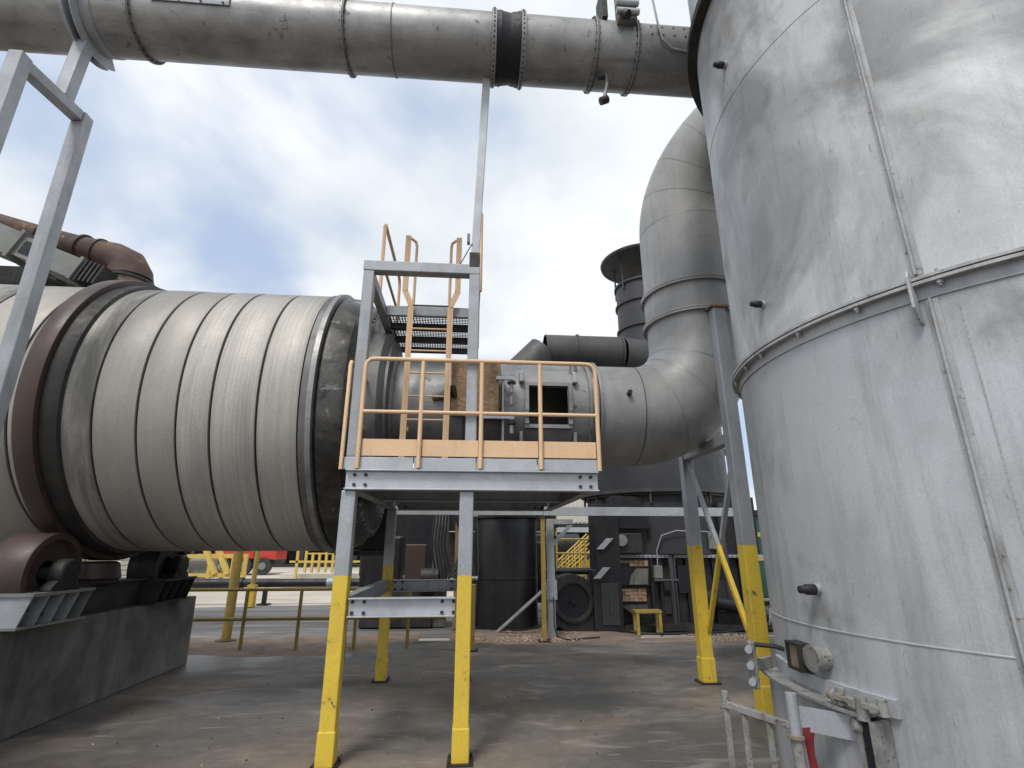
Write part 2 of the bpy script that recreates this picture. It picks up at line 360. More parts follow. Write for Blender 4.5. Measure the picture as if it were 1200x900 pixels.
# low drift of sawdust along the pad edge: an uneven mound
def drift(name, pts, mat, hmax, label, cat, nx=40, ny=10, seed=1):
    x0, x1, y0, y1 = pts; rnd = random.Random(seed); mb = MB(); vs = []
    ph = [rnd.random()*6 for _ in range(8)]
    for j in range(ny+1):
        for i in range(nx+1):
            u, v = i/nx, j/ny; x = x0+(x1-x0)*u
            e = math.sin(math.pi*v)*min(1, 6*u, 6*(1-u)); e = max(e, 0)
            w = .5+.5*math.sin(3*x+ph[0])*math.sin(1.3*x+ph[1]); yy = y0+(y1-y0)*v + .18*math.sin(2.1*x+ph[2])*(1-v) + .22*math.sin(1.1*x+ph[4])*v
            vs.append((x, yy, -.012 + hmax*e*(.45+.55*w) + .006*rnd.random()*e))
    mb.add(vs, [(j*(nx+1)+i, j*(nx+1)+i+1, (j+1)*(nx+1)+i+1, (j+1)*(nx+1)+i) for j in range(ny) for i in range(nx)], True)
    return build(mb, name, mat, kind='stuff', label=label, cat=cat)
drift('sawdust_drift', (-9, -.9, 9.3, 11.6), M['dirt'], .045, 'brown sawdust drifted along the far edge of the concrete pad', 'sawdust')
drift('sawdust_drift', (-.3, 3.4, 10.2, 12.2), M['dirt'], .07, 'pale wood chips and dust spilled around the black tank foot', 'sawdust', seed=4)
def scatter(name, n, area, mat, smin, smax, label, cat, seed):
    rnd = random.Random(seed); mb = MB()
    for _ in range(n):
        x = rnd.uniform(area[0], area[1]); y = rnd.uniform(area[2], area[3]); s = rnd.uniform(smin, smax); a = rnd.random()*3.14
        w, l, h = s*rnd.uniform(.4,1), s, s*rnd.uniform(.3,.7); ca, sa = math.cos(a), math.sin(a); z = area[4] if len(area) > 4 else .0
        vs = [(x+ca*l*i-sa*w*j, y+sa*l*i+ca*w*j, z+k) for i, j, k in ((-.5,-.5,0),(.5,-.5,0),(.5,.5,0),(-.5,.5,0),(-.3,-.3,h),(.3,-.2,h*.8),(.2,.3,h))]
        mb.add(vs, [(0,1,5,4),(1,2,6,5),(2,3,6),(3,0,4,6),(4,5,6)])
    return build(mb, name, mat, kind='stuff', label=label, cat=cat)
scatter('debris', 120, (-4, 3.2, 3.6, 10.6), M['dark_metal'], .008, .022, 'small dark crumbs scattered over the concrete pad', 'debris', 3)
scatter('debris', 24, (-4, 3.2, 3.6, 10.6), M['chip'], .012, .035, 'pale wood crumbs scattered over the concrete pad', 'debris', 9)
scatter('wood_chips', 520, (-.2, 2.2, 10.3, 11.6, .02), M['chip'], .015, .05, 'loose wood chips heaped in front of the black tank', 'chips', 12)
scatter('wood_chips', 350, (4.2, 5.6, 10.2, 11.0, .0), M['chip'], .015, .05, 'loose wood chips lying before the sooty furnace', 'chips', 15)

# ------------------------------------------------------------------ rotary drum
DY, DZ, DR = 7.0, 3.28, 1.66
drum = empty('rotary_drum', 'huge horizontal rotary drum wrapped in dull aluminium bands, on rollers', 'drum', (-4.2, DY, DZ-DR))
o = (0, DY, DZ)
build(MB().lathe([(.2,-9.5),(DR-.03,-9.5),(DR-.03,-1.66),(.2,-1.66)], o, 'x', 96), 'shell', M['dark_metal'], drum)
dm = [mat_drum('drum_wrap_dusty', (.43,.408,.372), (.36,.342,.313), seed=1, lines=.25),
      mat_drum('drum_wrap_ribbed', (.47,.448,.412), (.39,.373,.345), seed=5, lines=1.0),
      mat_drum('drum_wrap_stained', (.41,.39,.357), (.34,.324,.297), stain=(.09,.088,.082), seed=2, lines=.3)]
seams = [(-9.4,-8.5,0),(-8.5,-7.6,1),(-7.6,-6.7,0),(-6.7,-5.85,0),(-5.85,-5.2,2),(-5.2,-4.57,0),(-4.57,-3.777,2),(-3.777,-3.354,0),(-3.354,-2.975,0),(-2.975,-2.648,1),(-2.648,-2.193,1),(-2.193,-1.773,1)]
for k, (a, b, m) in enumerate(seams):
    dr = random.uniform(-.004, .004); g = .014
    build(MB().lathe([(DR-.035,a+g),(DR+dr-.004,a+g),(DR+dr,a+g+.006),(DR+dr,b-g-.006),(DR+dr-.004,b-g),(DR-.035,b-g)], o, 'x', 128), 'wrapper_panel', dm[m], drum)
build(MB().lathe([(DR-.04,-1.765),(DR+.012,-1.765),(DR+.012,-1.70),(DR-.04,-1.70)], o, 'x', 128), 'end_band', M['duct_dark'], drum)
build(MB().lathe([(DR-.04,-1.695),(DR+.028,-1.695),(DR+.028,-1.640),(DR-.05,-1.635)], o, 'x', 128), 'end_band', M['duct'], drum)
build(MB().lathe([(DR-.06,-1.64),(DR-.02,-1.60),(DR-.035,-1.45),(DR-.07,-1.36),(DR-.16,-1.30),(DR-.17,-1.24),(.5,-1.235)], o, 'x', 128), 'end_ring', M['drum_end'], drum)
bs = MB()
for k in range(60):
    th = 2*math.pi*k/60; bs.bolt((-1.235, DY+(DR-.24)*math.cos(th), DZ+(DR-.24)*math.sin(th)), (1,0,0), .018, .02)
build(bs, 'bolts', M['galv'], drum, kind='stuff')
build(MB().lathe([(DR-.03,-4.43),(DR+.10,-4.43),(DR+.105,-4.42),(DR+.105,-4.25),(DR+.10,-4.24),(DR-.03,-4.24)], o, 'x', 128), 'riding_ring', M['tyre_brown'], drum)
build(MB().lathe([(DR-.02,-4.235),(DR+.045,-4.23),(DR+.035,-4.07),(DR-.02,-4.05)], o, 'x', 128), 'dark_gap_ring', M['dark_metal'], drum)  # dark ring put in for the shadow gap beside the riding ring
build(MB().lathe([(DR-.02,-4.50),(DR+.03,-4.49),(DR+.03,-4.44),(DR-.02,-4.435)], o, 'x', 128), 'dark_gap_ring', M['dark_metal'], drum)

# ------------------------------------------------------------------ pier, roller base, rollers
pier = empty('concrete_pier', 'dark stained concrete pier under the drum rollers', 'pier', (-4.75, 7, 0))
build(MB().prism([(-5.35,4.6,0),(-4.13,4.6,0),(-4.15,4.6,.95),(-5.33,4.6,.95)], (0,4.42,0)), 'block', M['concrete_dark'], pier, bevel=.02)
rb = empty('roller_base', 'dark steel base frame lying on the concrete pier', 'base frame', (-4.75, 7, .95))
for x in (-4.26, -5.2):
    build(MB().ibeam((x,6.30,1.115), (x,8.62,1.115), .16, .33, .02), 'side_beam', M['black_dusty'], rb)
build(MB().box(-5.1,-4.36,6.5,6.62,.96,1.24), 'cross_beam', M['black_dusty'], rb)
build(MB().box(-5.1,-4.36,8.42,8.54,.96,1.24), 'cross_beam', M['black_dusty'], rb)
def roller(ycen, sgn, label):
    gp_, gg_ = (M['grey_paint'], M['galv']) if sgn > 0 else (M['black_dusty'], M['black_dusty'])  # far roller is coloured black to paint in its shade under the drum
    r = empty('support_roller', label, 'roller', (-4.3, ycen, .95), 'support rollers under the drum')
    c = (0, ycen, 1.42)
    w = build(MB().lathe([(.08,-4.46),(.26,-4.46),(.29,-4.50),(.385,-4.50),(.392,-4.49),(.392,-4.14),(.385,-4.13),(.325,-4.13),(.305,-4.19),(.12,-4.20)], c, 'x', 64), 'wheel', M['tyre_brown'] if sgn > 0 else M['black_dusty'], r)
    build(MB().tube([(-4.6,ycen,1.42),(-3.98,ycen,1.42)], .06, 20), 'shaft', M['dark_metal'], r)
    hb = MB().lathe([(.06,-4.10),(.13,-4.10),(.14,-4.08),(.14,-3.98),(.12,-3.96),(.0,-3.955)], c, 'x', 24)
    hb.prism([(-4.09,ycen-.20,1.262),(-4.09,ycen+.20,1.262),(-4.09,ycen+.19,1.30),(-4.09,ycen+.12,1.36),(-4.09,ycen-.12,1.36),(-4.09,ycen-.19,1.30)], (.11,0,0))
    build(hb, 'bearing', M['dark_metal'], r, bevel=.006)
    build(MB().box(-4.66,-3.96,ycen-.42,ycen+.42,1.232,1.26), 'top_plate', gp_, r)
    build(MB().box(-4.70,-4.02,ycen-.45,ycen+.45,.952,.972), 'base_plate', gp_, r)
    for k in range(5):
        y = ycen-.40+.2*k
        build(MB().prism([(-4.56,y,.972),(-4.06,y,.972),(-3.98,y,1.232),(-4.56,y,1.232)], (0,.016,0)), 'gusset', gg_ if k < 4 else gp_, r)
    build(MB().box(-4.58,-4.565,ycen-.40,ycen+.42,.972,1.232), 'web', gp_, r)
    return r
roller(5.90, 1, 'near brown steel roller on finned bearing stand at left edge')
roller(8.10, -1, 'far roller coloured black for the deep shade beneath the drum')

tq = empty('thrust_roller', 'small brown thrust roller lying flat between the two support rollers', 'roller', (-4.3, 6.85, .95))
build(MB().lathe([(.03,1.30),(.25,1.30),(.28,1.33),(.24,1.49),(.20,1.51),(.03,1.51)], (-4.36,6.85,0), 'z', 40), 'wheel', M['tyre_brown'], tq)
build(MB().lathe([(.01,1.24),(.16,1.24),(.12,1.30),(.01,1.30)], (-4.36,6.85,0), 'z', 24), 'bearing', M['dark_metal'], tq)
build(MB().box(-4.62,-4.10,6.62,7.08,1.282,1.298), 'mount_plate', M['black_dusty'], tq)
# ------------------------------------------------------------------ access platform
ap = empty('access_platform', 'galvanised steel access platform on yellow-dipped legs with tan ladder and rails', 'platform', (0, 4.97, 0))
LEG = mat_leg(1.43, 'leg_galv_yellow')
FY, BYY = 4.97, 7.75
def leg(x, y, z1):
    l = build(MB().box(x-.064,x+.064,y-.064,y+.064,.012,z1), 'leg', LEG, ap, bevel=.010)
    build(MB().box(x-.071,x+.071,y-.071,y+.071,.012,.26), 'sleeve', LEG, l, bevel=.008)
    p = MB().box(x-.105,x+.105,y-.10,y+.10,.002,.016)
    for i in (-1,1):
        for j in (-1,1): p.bolt((x+i*.088,y+j*.084,.016),(0,0,1),.010,.022)
    build(p, 'foot_plate', M['dark_metal'], l)
leg(-1.09, FY, 2.165); leg(-.02, FY, 2.165); leg(-1.09, BYY, 2.165); leg(-.02, BYY, 2.165)
# upper posts
build(MB().box(-1.145,-1.035,FY-.055,FY+.055,2.473,4.42), 'post', M['galv'], ap, bevel=.01)
tp = MB().box(-.05,.06,FY-.055,FY+.055,2.473,4.66); build(tp, 'post', M['galv'], ap, bevel=.01)
build(MB().prism([(-.04,FY-.045,4.66),(.05,FY-.045,4.66),(.05,FY+.045,4.66),(-.04,FY+.045,4.66)], (.09,-.16,2.40)), 'tall_post', M['galv_bright'], ap, bevel=.008)
build(MB().box(-.055,.055,FY-.062,FY+.062,4.50,4.68), 'post_sleeve', M['dark_metal'], ap, bevel=.006)
# lower deck frame: I-beams
def bolts4(mb, x, y, z, d, dx=.05, dz=.045):
    for i in (-1,1):
        for j in (-1,1): mb.bolt((x+(i*dx if d[1] else 0), y+(0 if d[1] else i*dx), z+j*dz), d, .016, .016)
build(MB().ibeam((-1.13,4.93,2.262),(1.22,4.93,2.262),.12,.185,.014), 'front_beam', M['galv_bright'], ap, bevel=.003)
build(MB().ibeam((-1.0,7.75,2.262),(1.10,7.75,2.262),.12,.185,.014), 'rear_beam', M['galv'], ap)
build(MB().ibeam((-1.0,6.35,2.262),(1.10,6.35,2.262),.10,.16,.012), 'middle_beam', M['galv'], ap)
for x in (-1.07, 1.16): build(MB().ibeam((x,5.0,2.262),(x,7.8,2.262),.11,.18,.013), 'side_beam', M['galv'], ap)
b = MB(); bolts4(b,-1.0,4.922,2.262,(0,-1,0)); bolts4(b,1.10,4.922,2.262,(0,-1,0)); bolts4(b,-.95,7.742,2.262,(0,-1,0)); bolts4(b,1.02,7.742,2.262,(0,-1,0))
for x in (-.93,-.16): bolts4(b,x,4.955,1.175,(0,-1,0)); bolts4(b,x,7.735,1.165,(0,-1,0))
build(b, 'bolts', M['dark_metal'], ap, kind='stuff')
build(MB().box(-1.12,1.21,4.99,7.80,2.362,2.374), 'deck_plate', M['dark_metal'], ap)
def channel(mb, x0, x1, y, z0, z1, t=.008, d=.05):
    mb.box(x0,x1,y,y+t,z0,z1); mb.box(x0,x1,y+t,y+d,z1-t,z1); mb.box(x0,x1,y+t,y+d,z0,z0+t); return mb
xs = [-1.15,-.52,.06,.64,1.225]
for a, c in zip(xs[:-1], xs[1:]): build(channel(MB(), a+.004, c-.004, 4.905, 2.360, 2.470), 'edge_channel', M['galv_bright'], ap, bevel=.002)
for s, x in ((1,-1.155),(-1,1.23)): build(MB().box(x-.004,x+.004,4.92,7.80,2.36,2.47), 'edge_channel', M['galv'], ap)
# lower bracing
build(MB().ibeam((-1.012,4.96,1.175),(-.098,4.96,1.175),.10,.155,.011), 'brace_beam', M['galv_bright'], ap, bevel=.002)
build(MB().ibeam((-1.012,7.75,1.165),(-.098,7.75,1.165),.10,.15,.011), 'brace_beam', M['galv'], ap)
build(MB().ibeam((-1.09,5.05,1.175),(-1.09,7.67,1.175),.10,.15,.011), 'brace_beam', M['galv'], ap)
build(MB().ibeam((-.02,5.05,1.175),(-.02,7.67,1.175),.10,.15,.011), 'brace_beam', M['galv'], ap)
# upper frame + grating deck
build(MB().box(-1.15,.06,FY-.06,FY+.06,4.42,4.535), 'top_beam', M['galv'], ap, bevel=.008)
build(MB().bar((-1.09,5.03,4.39),(-1.09,7.1,4.39),.09,.12), 'top_side_beam', M['galv'], ap, bevel=.006)
build(MB().bar((.0,5.03,4.39),(.0,7.1,4.39),.09,.12), 'top_side_beam', M['galv'], ap, bevel=.006)
build(MB().bar((-1.04,5.84,4.39),(-.05,5.84,4.39),.06,.12), 'top_cross_beam', M['galv'], ap)
for y in (6.25, 6.68, 7.08): build(MB().bar((-1.04,y,4.37),(-.05,y,4.37),.05,.08), 'joist', M['dark_metal'], ap)
for y in (7.75,):
    pass
g = MB()
x = -1.04
while x < -.05: g.box(x,x+.006,5.87,7.10,4.412,4.440); x += .036
y = 5.88
while y < 7.1: g.box(-1.04,-.05,y,y+.006,4.428,4.438); y += .05
build(g, 'grating', M['dark_metal'], ap, kind='stuff')
# hand rail along the front and left
hr = build(MB().tube([(-1.03,4.882,2.36),(-1.03,4.882,3.34),(-1.022,4.882,3.39),(-.985,4.882,3.425),(-.93,4.882,3.432),(1.13,4.882,3.432),(1.19,4.882,3.422),(1.225,4.882,3.385),(1.235,4.882,3.33),(1.235,4.882,2.36)], .021, 14), 'handrail', M['tan'], ap)
build(MB().tube([(-1.03,4.882,2.90),(1.235,4.882,2.90)], .019, 12), 'mid_rail', M['tan'], hr)
for x in (-.475,.10,.675): build(MB().tube([(x,4.882,2.37),(x,4.882,3.415)], .021, 14), 'post', M['tan'], hr)
for a, c in zip((-1.03,-.475,.10,.675),(-.475,.10,.675,1.235)): build(MB().box(a+.024,c-.024,4.900,4.9045,2.482,2.640), 'toe_board', M['tan'], hr)
hs = build(MB().tube([(-1.19,4.95,2.36),(-1.19,4.95,3.38),(-1.19,4.98,3.425),(-1.19,5.05,3.432),(-1.15,5.86,3.432),(-1.145,5.92,3.41),(-1.145,5.93,3.36),(-1.145,5.93,2.38)], .02, 12), 'handrail', M['tan'], ap)
build(MB().tube([(-1.19,4.95,2.90),(-1.145,5.93,2.90)], .018, 10), 'mid_rail', M['tan'], hs)
# ladder with walk-through top
ld = build(MB().tube([(-.70,5.76,2.9),(-.70,5.76,2.95)], .01, 6), 'ladder', M['tan'], ap)
for s in (-1, 1):
    cx = -.51; xa = cx + s*.235; xb = cx + s*.315
    m = MB()
    m.bar((xa,5.74,2.374),(xa,5.74,4.42),.066,.016,(0,1,0)); m.bar((xa-s*.005,5.74,4.42),(xb,5.74,4.62),.066,.016,(0,1,0)); m.bar((xb,5.74,4.62),(xb,5.74,5.38),.066,.016,(0,1,0))
    m.bar((xa+s*.0,5.752,2.374),(xa,5.752,4.42),.012,.05,(0,1,0))
    build(m, 'stringer', M['tan'], ld)
    build(MB().tube([(xb,5.74,5.33),(xb-s*.04,5.76,5.35),(xb-s*.09,5.80,5.33),(xb-s*.10,5.82,5.28),(xb-s*.10,5.82,4.46)], .018, 10), 'grab_bar', M['tan'], ld)
for k in range(8):
    z = 2.48+.275*k if k < 7 else 4.43
    build(MB().tube([(-.72,5.74,z),(-.30,5.74,z)], .011, 8), 'rung', M['dark_metal'] if k == 7 else M['tan'], ld)
# upper rails left and right
for x, yy0 in ((-1.10, 5.62), (.07, 5.3)):
    h = build(MB().tube([(x,yy0,4.42),(x,yy0,5.42),(x,yy0+.04,5.46),(x,6.95,5.46),(x,7.02,5.42),(x,7.05,5.35),(x,7.05,4.42)], .022, 12), 'handrail', M['tan'], ap)
    build(MB().tube([(x,yy0,4.94),(x,7.05,4.94)], .019, 10), 'mid_rail', M['tan'], h)
build(MB().tube([(-.03,4.905,4.78),(-.20,5.5,4.80),(-.20,5.7,4.78)], .006, 6), 'chain', M['dark_metal'], ap)
lampbox = MB().box(-.085,-.055,4.93,5.0,4.82,4.92); build(lampbox, 'junction_box', M['grey_paint'], ap)

# ------------------------------------------------------------------ overhead duct
OY, OZ, OR = 4.70, 7.29, .364
od = empty('overhead_duct', 'long grey round duct crossing overhead with flanges and black joint', 'duct', (0, OY, OZ))
O = (0, OY, OZ)
secs = [(-9,-6.6),(-6.6,-3.72),(-3.72,-1.5),(-1.5,-.98),(-.98,.15),(.50,1.33),(1.33,1.80),(1.80,2.9)]
for k, (a, c) in enumerate(secs):
    dr = [0,.003,0,.002,.0,.001,.006,0][k]
    build(MB().lathe([(OR+dr-.01,a+.002),(OR+dr,a+.006),(OR+dr,c-.006),(OR+dr-.01,c-.002)], O, 'x', 72), 'duct_section', M['duct'], od)
def flange(x, w=.016, hh=.035, n=28):
    f = build(MB().lathe([(OR-.005,x-w),(OR+hh,x-w),(OR+hh,x-.002),(OR-.005,x-.002)], O, 'x', 72, closed=True), 'flange', M['duct'], od)
    build(MB().lathe([(OR-.005,x+.002),(OR+hh,x+.002),(OR+hh,x+w),(OR-.005,x+w)], O, 'x', 72, closed=True), 'flange_ring', M['duct_dark'], f)
    bb = MB()
    for i in range(n):
        th = 2*math.pi*i/n
        bb.tube([(x-w-.012,OY+(OR+.02)*math.cos(th),OZ+(OR+.02)*math.sin(th)),(x+w+.012,OY+(OR+.02)*math.cos(th),OZ+(OR+.02)*math.sin(th))], .008, 6, True, False)
    build(bb, 'bolts', M['dark_metal'], f, kind='stuff')
for x in (-3.72, -1.5, 1.33, 1.80): flange(x)
for x in (-6.6,): flange(x)
build(MB().lathe([(OR,-.985),(OR+.010,-.985),(OR+.010,-.975),(OR,-.975)], O, 'x', 72), 'seam_band', M['duct_dark'], od)
# black fabric expansion joint between two bolted rings
prof = [(OR+.016, .15)] + [(OR+.012+.010*math.sin(9*u)+.004*math.sin(31*u), .15+.35*u) for u in [i/12 for i in range(1,12)]] + [(OR+.016, .50)]
build(MB().lathe(prof, O, 'x', 72), 'expansion_joint', M['rubber'], od)
for x0, x1 in ((.135,.185),(.465,.515)):
    f = build(MB().lathe([(OR,x0),(OR+.035,x0),(OR+.035,x1),(OR,x1)], O, 'x', 72), 'joint_ring', M['duct'], od)
    bb = MB()
    for i in range(44):
        th = 2*math.pi*i/44; c, q = math.cos(th), math.sin(th); bb.bolt(((x0+x1)/2,OY+(OR+.035)*c,OZ+(OR+.035)*q),(0,c,q),.009,.008)
    build(bb, 'bolts', M['dark_metal'], f, kind='stuff')
# inspection plate on the underside-front and its screws
def duct_pt(x, ang, dr=0): return Vector((x, OY+(OR+dr)*math.cos(ang), OZ+(OR+dr)*math.sin(ang)))
pm = MB(); vs = []
for i in range(7):
    a_ = R_(162+5.5*i)
    for x in (-3.48,-2.68):
        for d in (.004,.020): vs.append(duct_pt(x, a_, d))
fs = []
for i in range(6):
    p = i*4; q = p+4; fs += [(p+1,p+3,q+3,q+1),(p,q,q+2,p+2),(p,p+1,q+1,q),(p+2,q+2,q+3,p+3)]
fs += [(0,2,3,1),(24,25,27,26)]
pm.add(vs, fs); pl = build(pm, 'inspection_plate', M['galv'], od)
bb = MB()
for i in range(4):
    for a_ in (R_(165),R_(192)):
        p = duct_pt(-3.42+.227*i, a_, .02); bb.bolt(p, (0,math.cos(a_),math.sin(a_)), .012, .01)
build(bb, 'screws', M['dark_metal'], pl, kind='stuff')
# wear saddle over the support at left, support lug at the middle post
build(MB().lathe([(OR+.002,-4.40),(OR+.012,-4.40),(OR+.012,-4.10),(OR+.002,-4.10)], O, 'x', 40, R_(190), R_(350)), 'wear_saddle', M['galv'], od)
# damper: shaft lever below, actuator above
dl = build(MB().tube([(1.47,4.62,6.97),(1.47,4.60,6.74),(1.42,4.58,6.52)], .022, 10), 'damper_lever', M['duct'], od)
build(MB().tube([(1.38,4.58,6.49),(1.46,4.58,6.53)], .045, 12), 'weight', M['dark_metal'], dl)
build(MB().tube([(1.36,4.58,6.84),(1.44,4.58,6.86)], .04, 12), 'weight', M['dark_metal'], dl)
act = build(MB().box(1.40,1.46,4.34,4.60,7.48,7.95), 'damper_actuator', M['dark_metal'], od)
build(MB().box(1.55,1.76,4.24,4.36,7.35,7.95), 'mount_plate', M['duct'], act)
for z in (7.42,7.55,7.70): build(MB().tube([(1.52,4.22,z),(1.78,4.22,z)], .035, 12), 'actuator_rod', M['galv_bright'], act)
build(MB().tube([(1.60,4.22,7.38),(1.64,4.19,7.33)], .05, 14), 'knob', M['dark_metal'], act)
build(MB().tube([(1.98,4.31,7.9),(2.0,4.30,7.62),(2.02,4.30,7.36),(2.07,4.32,7.16),(2.18,4.36,7.09),(2.55,4.40,7.08)], .012, 10), 'conduit', M['galv'], od)
bb = MB()
for i in range(5):
    for a_, d in ((R_(165),.0),(R_(185),.0)):
        p = duct_pt(1.96+.13*i, a_, 0); bb.bolt(p, (0,math.cos(a_),math.sin(a_)), .012, .006)
build(bb, 'screws', M['dark_metal'], od, kind='stuff')

# support trestle at the left under the overhead duct
ts = empty('duct_support', 'grey square tube trestle carrying the overhead duct at the left', 'support', (-4.25, 4.48, 0))
build(MB().bar((-4.22,4.84,0),(-4.22,4.84,6.09),.13,.13,(0,1,0)), 'post', M['galv'], ts, bevel=.012)
build(MB().bar((-4.30,4.12,0),(-4.30,4.12,6.09),.13,.13,(0,1,0)), 'post', M['galv'], ts, bevel=.012)
build(MB().bar((-4.30,4.19,6.02),(-4.22,4.77,6.02),.12,.12), 'crossbar', M['galv'], ts, bevel=.012)
build(MB().bar((-4.26,4.60,6.08),(-4.26,4.64,6.86),.13,.13,(0,1,0)), 'stub_post', M['galv'], ts, bevel=.012)
m = MB()
for xx in (-4.30,-4.22):
    pts = [(xx,OY+(OR+.015)*math.cos(R_(a_)),OZ+(OR+.015)*math.sin(R_(a_))) for a_ in range(185,316,10)]
    pts2 = [(xx,OY+(OR+.13)*math.cos(R_(a_)),OZ+(OR+.13)*math.sin(R_(a_))) for a_ in range(315,184,-10)]
    m.prism(pts+pts2, (.012,0,0))
build(m, 'saddle_plate', M['galv'], ts)

# ------------------------------------------------------------------ drum outlet duct with elbow up to the tower
BY_, BZ, BR = 6.62, 3.335, .655
bd = empty('outlet_duct', 'fat grey duct from drum end through elbow up beside the silver tower', 'duct', (1.0, BY_, BZ-BR))
B = (0, BY_, BZ)
build(MB().lathe([(1.02,-1.24),(1.0,-1.05),(.90,-.99),(.90,-.96),(BR,-.955)], B, 'x', 80), 'hood_ring', M['duct_dark'], bd)
build(MB().lathe([(BR+.06,-.955),(BR+.06,-.915),(BR,-.915)], B, 'x', 80), 'flange', M['duct'], bd)
build(MB().lathe([(BR,-.92),(BR,-.10)], B, 'x', 80), 'duct_section', M['duct'], bd)
build(MB().lathe([(BR-.02,-.10),(BR-.02,.40)], B, 'x', 80), 'duct_section', M['duct_dark'], bd)
# door section with a real square opening
x0, x1, nx, na = .36, 1.46, 44, 144
mb = MB(); vs = []; fs = []
for i in range(nx+1):
    x = x0+(x1-x0)*i/nx
    for j in range(na):
        th = 2*math.pi*j/na; vs.append((x, BY_+BR*math.cos(th), BZ+BR*math.sin(th)))
def inhole(x, th):
    z = BZ+BR*math.sin(th); return math.cos(th) < 0 and .68 < x < 1.17 and 3.05 < z < 3.54
for i in range(nx):
    for j in range(na):
        xm = x0+(x1-x0)*(i+.5)/nx
        if inhole(xm, 2*math.pi*(j+.5)/na): continue
        k = (j+1) % na; fs.append((i*na+j, i*na+k, (i+1)*na+k, (i+1)*na+j))
mb.add(vs, fs, True); build(mb, 'door_section', M['duct'], bd)
def yfront(z): return BY_-math.sqrt(max(BR*BR-(z-BZ)**2, 0))
fr = MB()
for za, zb_ in ((3.015,3.06),(3.53,3.575)):
    for x in (.66,):
        ya = min(yfront(za), yfront(zb_)); fr.box(.64,1.21,ya-.045,ya+.05,za,zb_)
for xa in (.64,1.165):
    for k in range(6):
        z0 = 3.06+.47*k/6; z1 = z0+.47/6; ya = min(yfront(z0), yfront(z1)); fr.box(xa,xa+.045,ya-.045,ya+.03,z0,z1)
df = build(fr, 'door_frame', M['duct'], bd)
for x in (.60,1.25):
    build(MB().box(x-.028,x+.028,yfront(3.60)-.10,yfront(3.60)+.02,3.57,3.70), 'latch', M['galv_bright'], df, bevel=.01)
    build(MB().box(x-.022,x+.022,yfront(2.95)-.06,yfront(2.95)+.04,2.80,2.98), 'latch', M['duct'], df, bevel=.008)
build(MB().tube([(1.27,yfront(3.8)-.03,3.74),(1.27,yfront(3.8)-.03,3.84)], .05, 14), 'lifting_eye', M['duct'], bd)
for x in (1.44,1.52,1.57): build(MB().lathe([(BR-.01,x-.016),(BR+.05,x-.016),(BR+.05,x+.012),(BR-.01,x+.012)], B, 'x', 80), 'flange', M['duct'], bd)
build(MB().lathe([(BR,1.46),(BR,1.58)], B, 'x', 80), 'collar', M['duct'], bd)
# hinge bracket left of the door
hb = build(MB().box(.36,.385,5.86,5.99,2.72,3.62), 'hinge_post', M['galv'], bd, bevel=.004)
build(MB().box(.29,.50,5.84,5.875,3.56,3.60), 'arm', M['galv_bright'], hb)
build(MB().box(.10,.50,5.82,5.855,3.08,3.125), 'arm', M['galv_bright'], hb)
for z in (3.45,3.30,3.12,2.96): build(MB().tube([(.47,5.84,z-.05),(.47,5.84,z+.05)], .022, 12), 'hinge_pin', M['galv'], hb)
for z in (3.52,3.03): build(MB().tube([(.47,5.84,z-.012),(.47,5.84,z+.012)], .05, 12), 'hinge_washer', M['dark_metal'], hb)
build(MB().tube([(-.44,5.98,3.36),(-.22,5.86,3.40)], .055, 16), 'pipe_stub', M['duct'], bd)
build(MB().tube([(-.225,5.863,3.398),(-.19,5.845,3.405)], .075, 16), 'pipe_cap', M['dark_metal'], bd)
# straight + mitred elbow
EX, ERB = 3.15, 1.02
build(MB().lathe([(BR,1.58),(BR,EX-ERB-.01)], B, 'x', 80), 'duct_section', M['elbow'], bd)
build(MB().tube([(1.92,yfront(3.45)-.06,3.47),(1.92,yfront(3.45)+.02,3.45)], .03, 12), 'test_port', M['black'], bd)
def elb(a0, a1, n, rb, r, mat, base, nsub=6):     # mitred bend: n welded segments
    def tan(a): return (Vector(base(a+.001, rb)) - Vector(base(a-.001, rb))).normalized()
    for k in range(n):
        A = [a0+(a1-a0)*(k+i/nsub)/n for i in range(nsub+1)]
        build(MB().tube([base(a, rb) for a in A], r, 64, cap=False, tans=[tan(a) for a in A]), 'elbow_segment', mat, bd)
        p, d = Vector(base(A[0], rb)), tan(A[0])
        build(MB().tube([p-d*.004, p+d*.004], r+.003, 64, cap=False), 'weld_seam', M['duct'], bd)
elb(0,math.pi/2,4,ERB,BR,M['elbow'], lambda a, rb: (EX-ERB+rb*math.sin(a), BY_, BZ+rb-rb*math.cos(a)))
zt = BZ+ERB
build(MB().lathe([(BR,zt-.01),(BR,4.66)], (EX,BY_,0), 'z', 80), 'duct_section', M['elbow'], bd)
for z in (4.665, 5.10):
    f = build(MB().lathe([(BR-.01,z-.03),(BR+.055,z-.03),(BR+.055,z-.004),(BR-.01,z-.004)], (EX,BY_,0), 'z', 80), 'flange', M['elbow'], bd)
    build(MB().lathe([(BR-.01,z+.004),(BR+.055,z+.004),(BR+.055,z+.03),(BR-.01,z+.03)], (EX,BY_,0), 'z', 80), 'flange_ring', M['elbow'], f)
build(MB().lathe([(BR,4.66),(BR+.012,4.70),(BR+.012,5.06),(BR,5.1)], (EX,BY_,0), 'z', 80), 'duct_section', M['elbow'], bd)
UZ = 6.15
build(MB().lathe([(BR,5.1),(BR,UZ+.01)], (EX,BY_,0), 'z', 80), 'duct_section', M['elbow'], bd)
ud = Vector((.62,-.785,0)).normalized()
def ub(a, rb):
    q = Vector((EX,BY_,UZ)) + ud*(rb-rb*math.cos(a)) + Vector((0,0,rb*math.sin(a))); return q
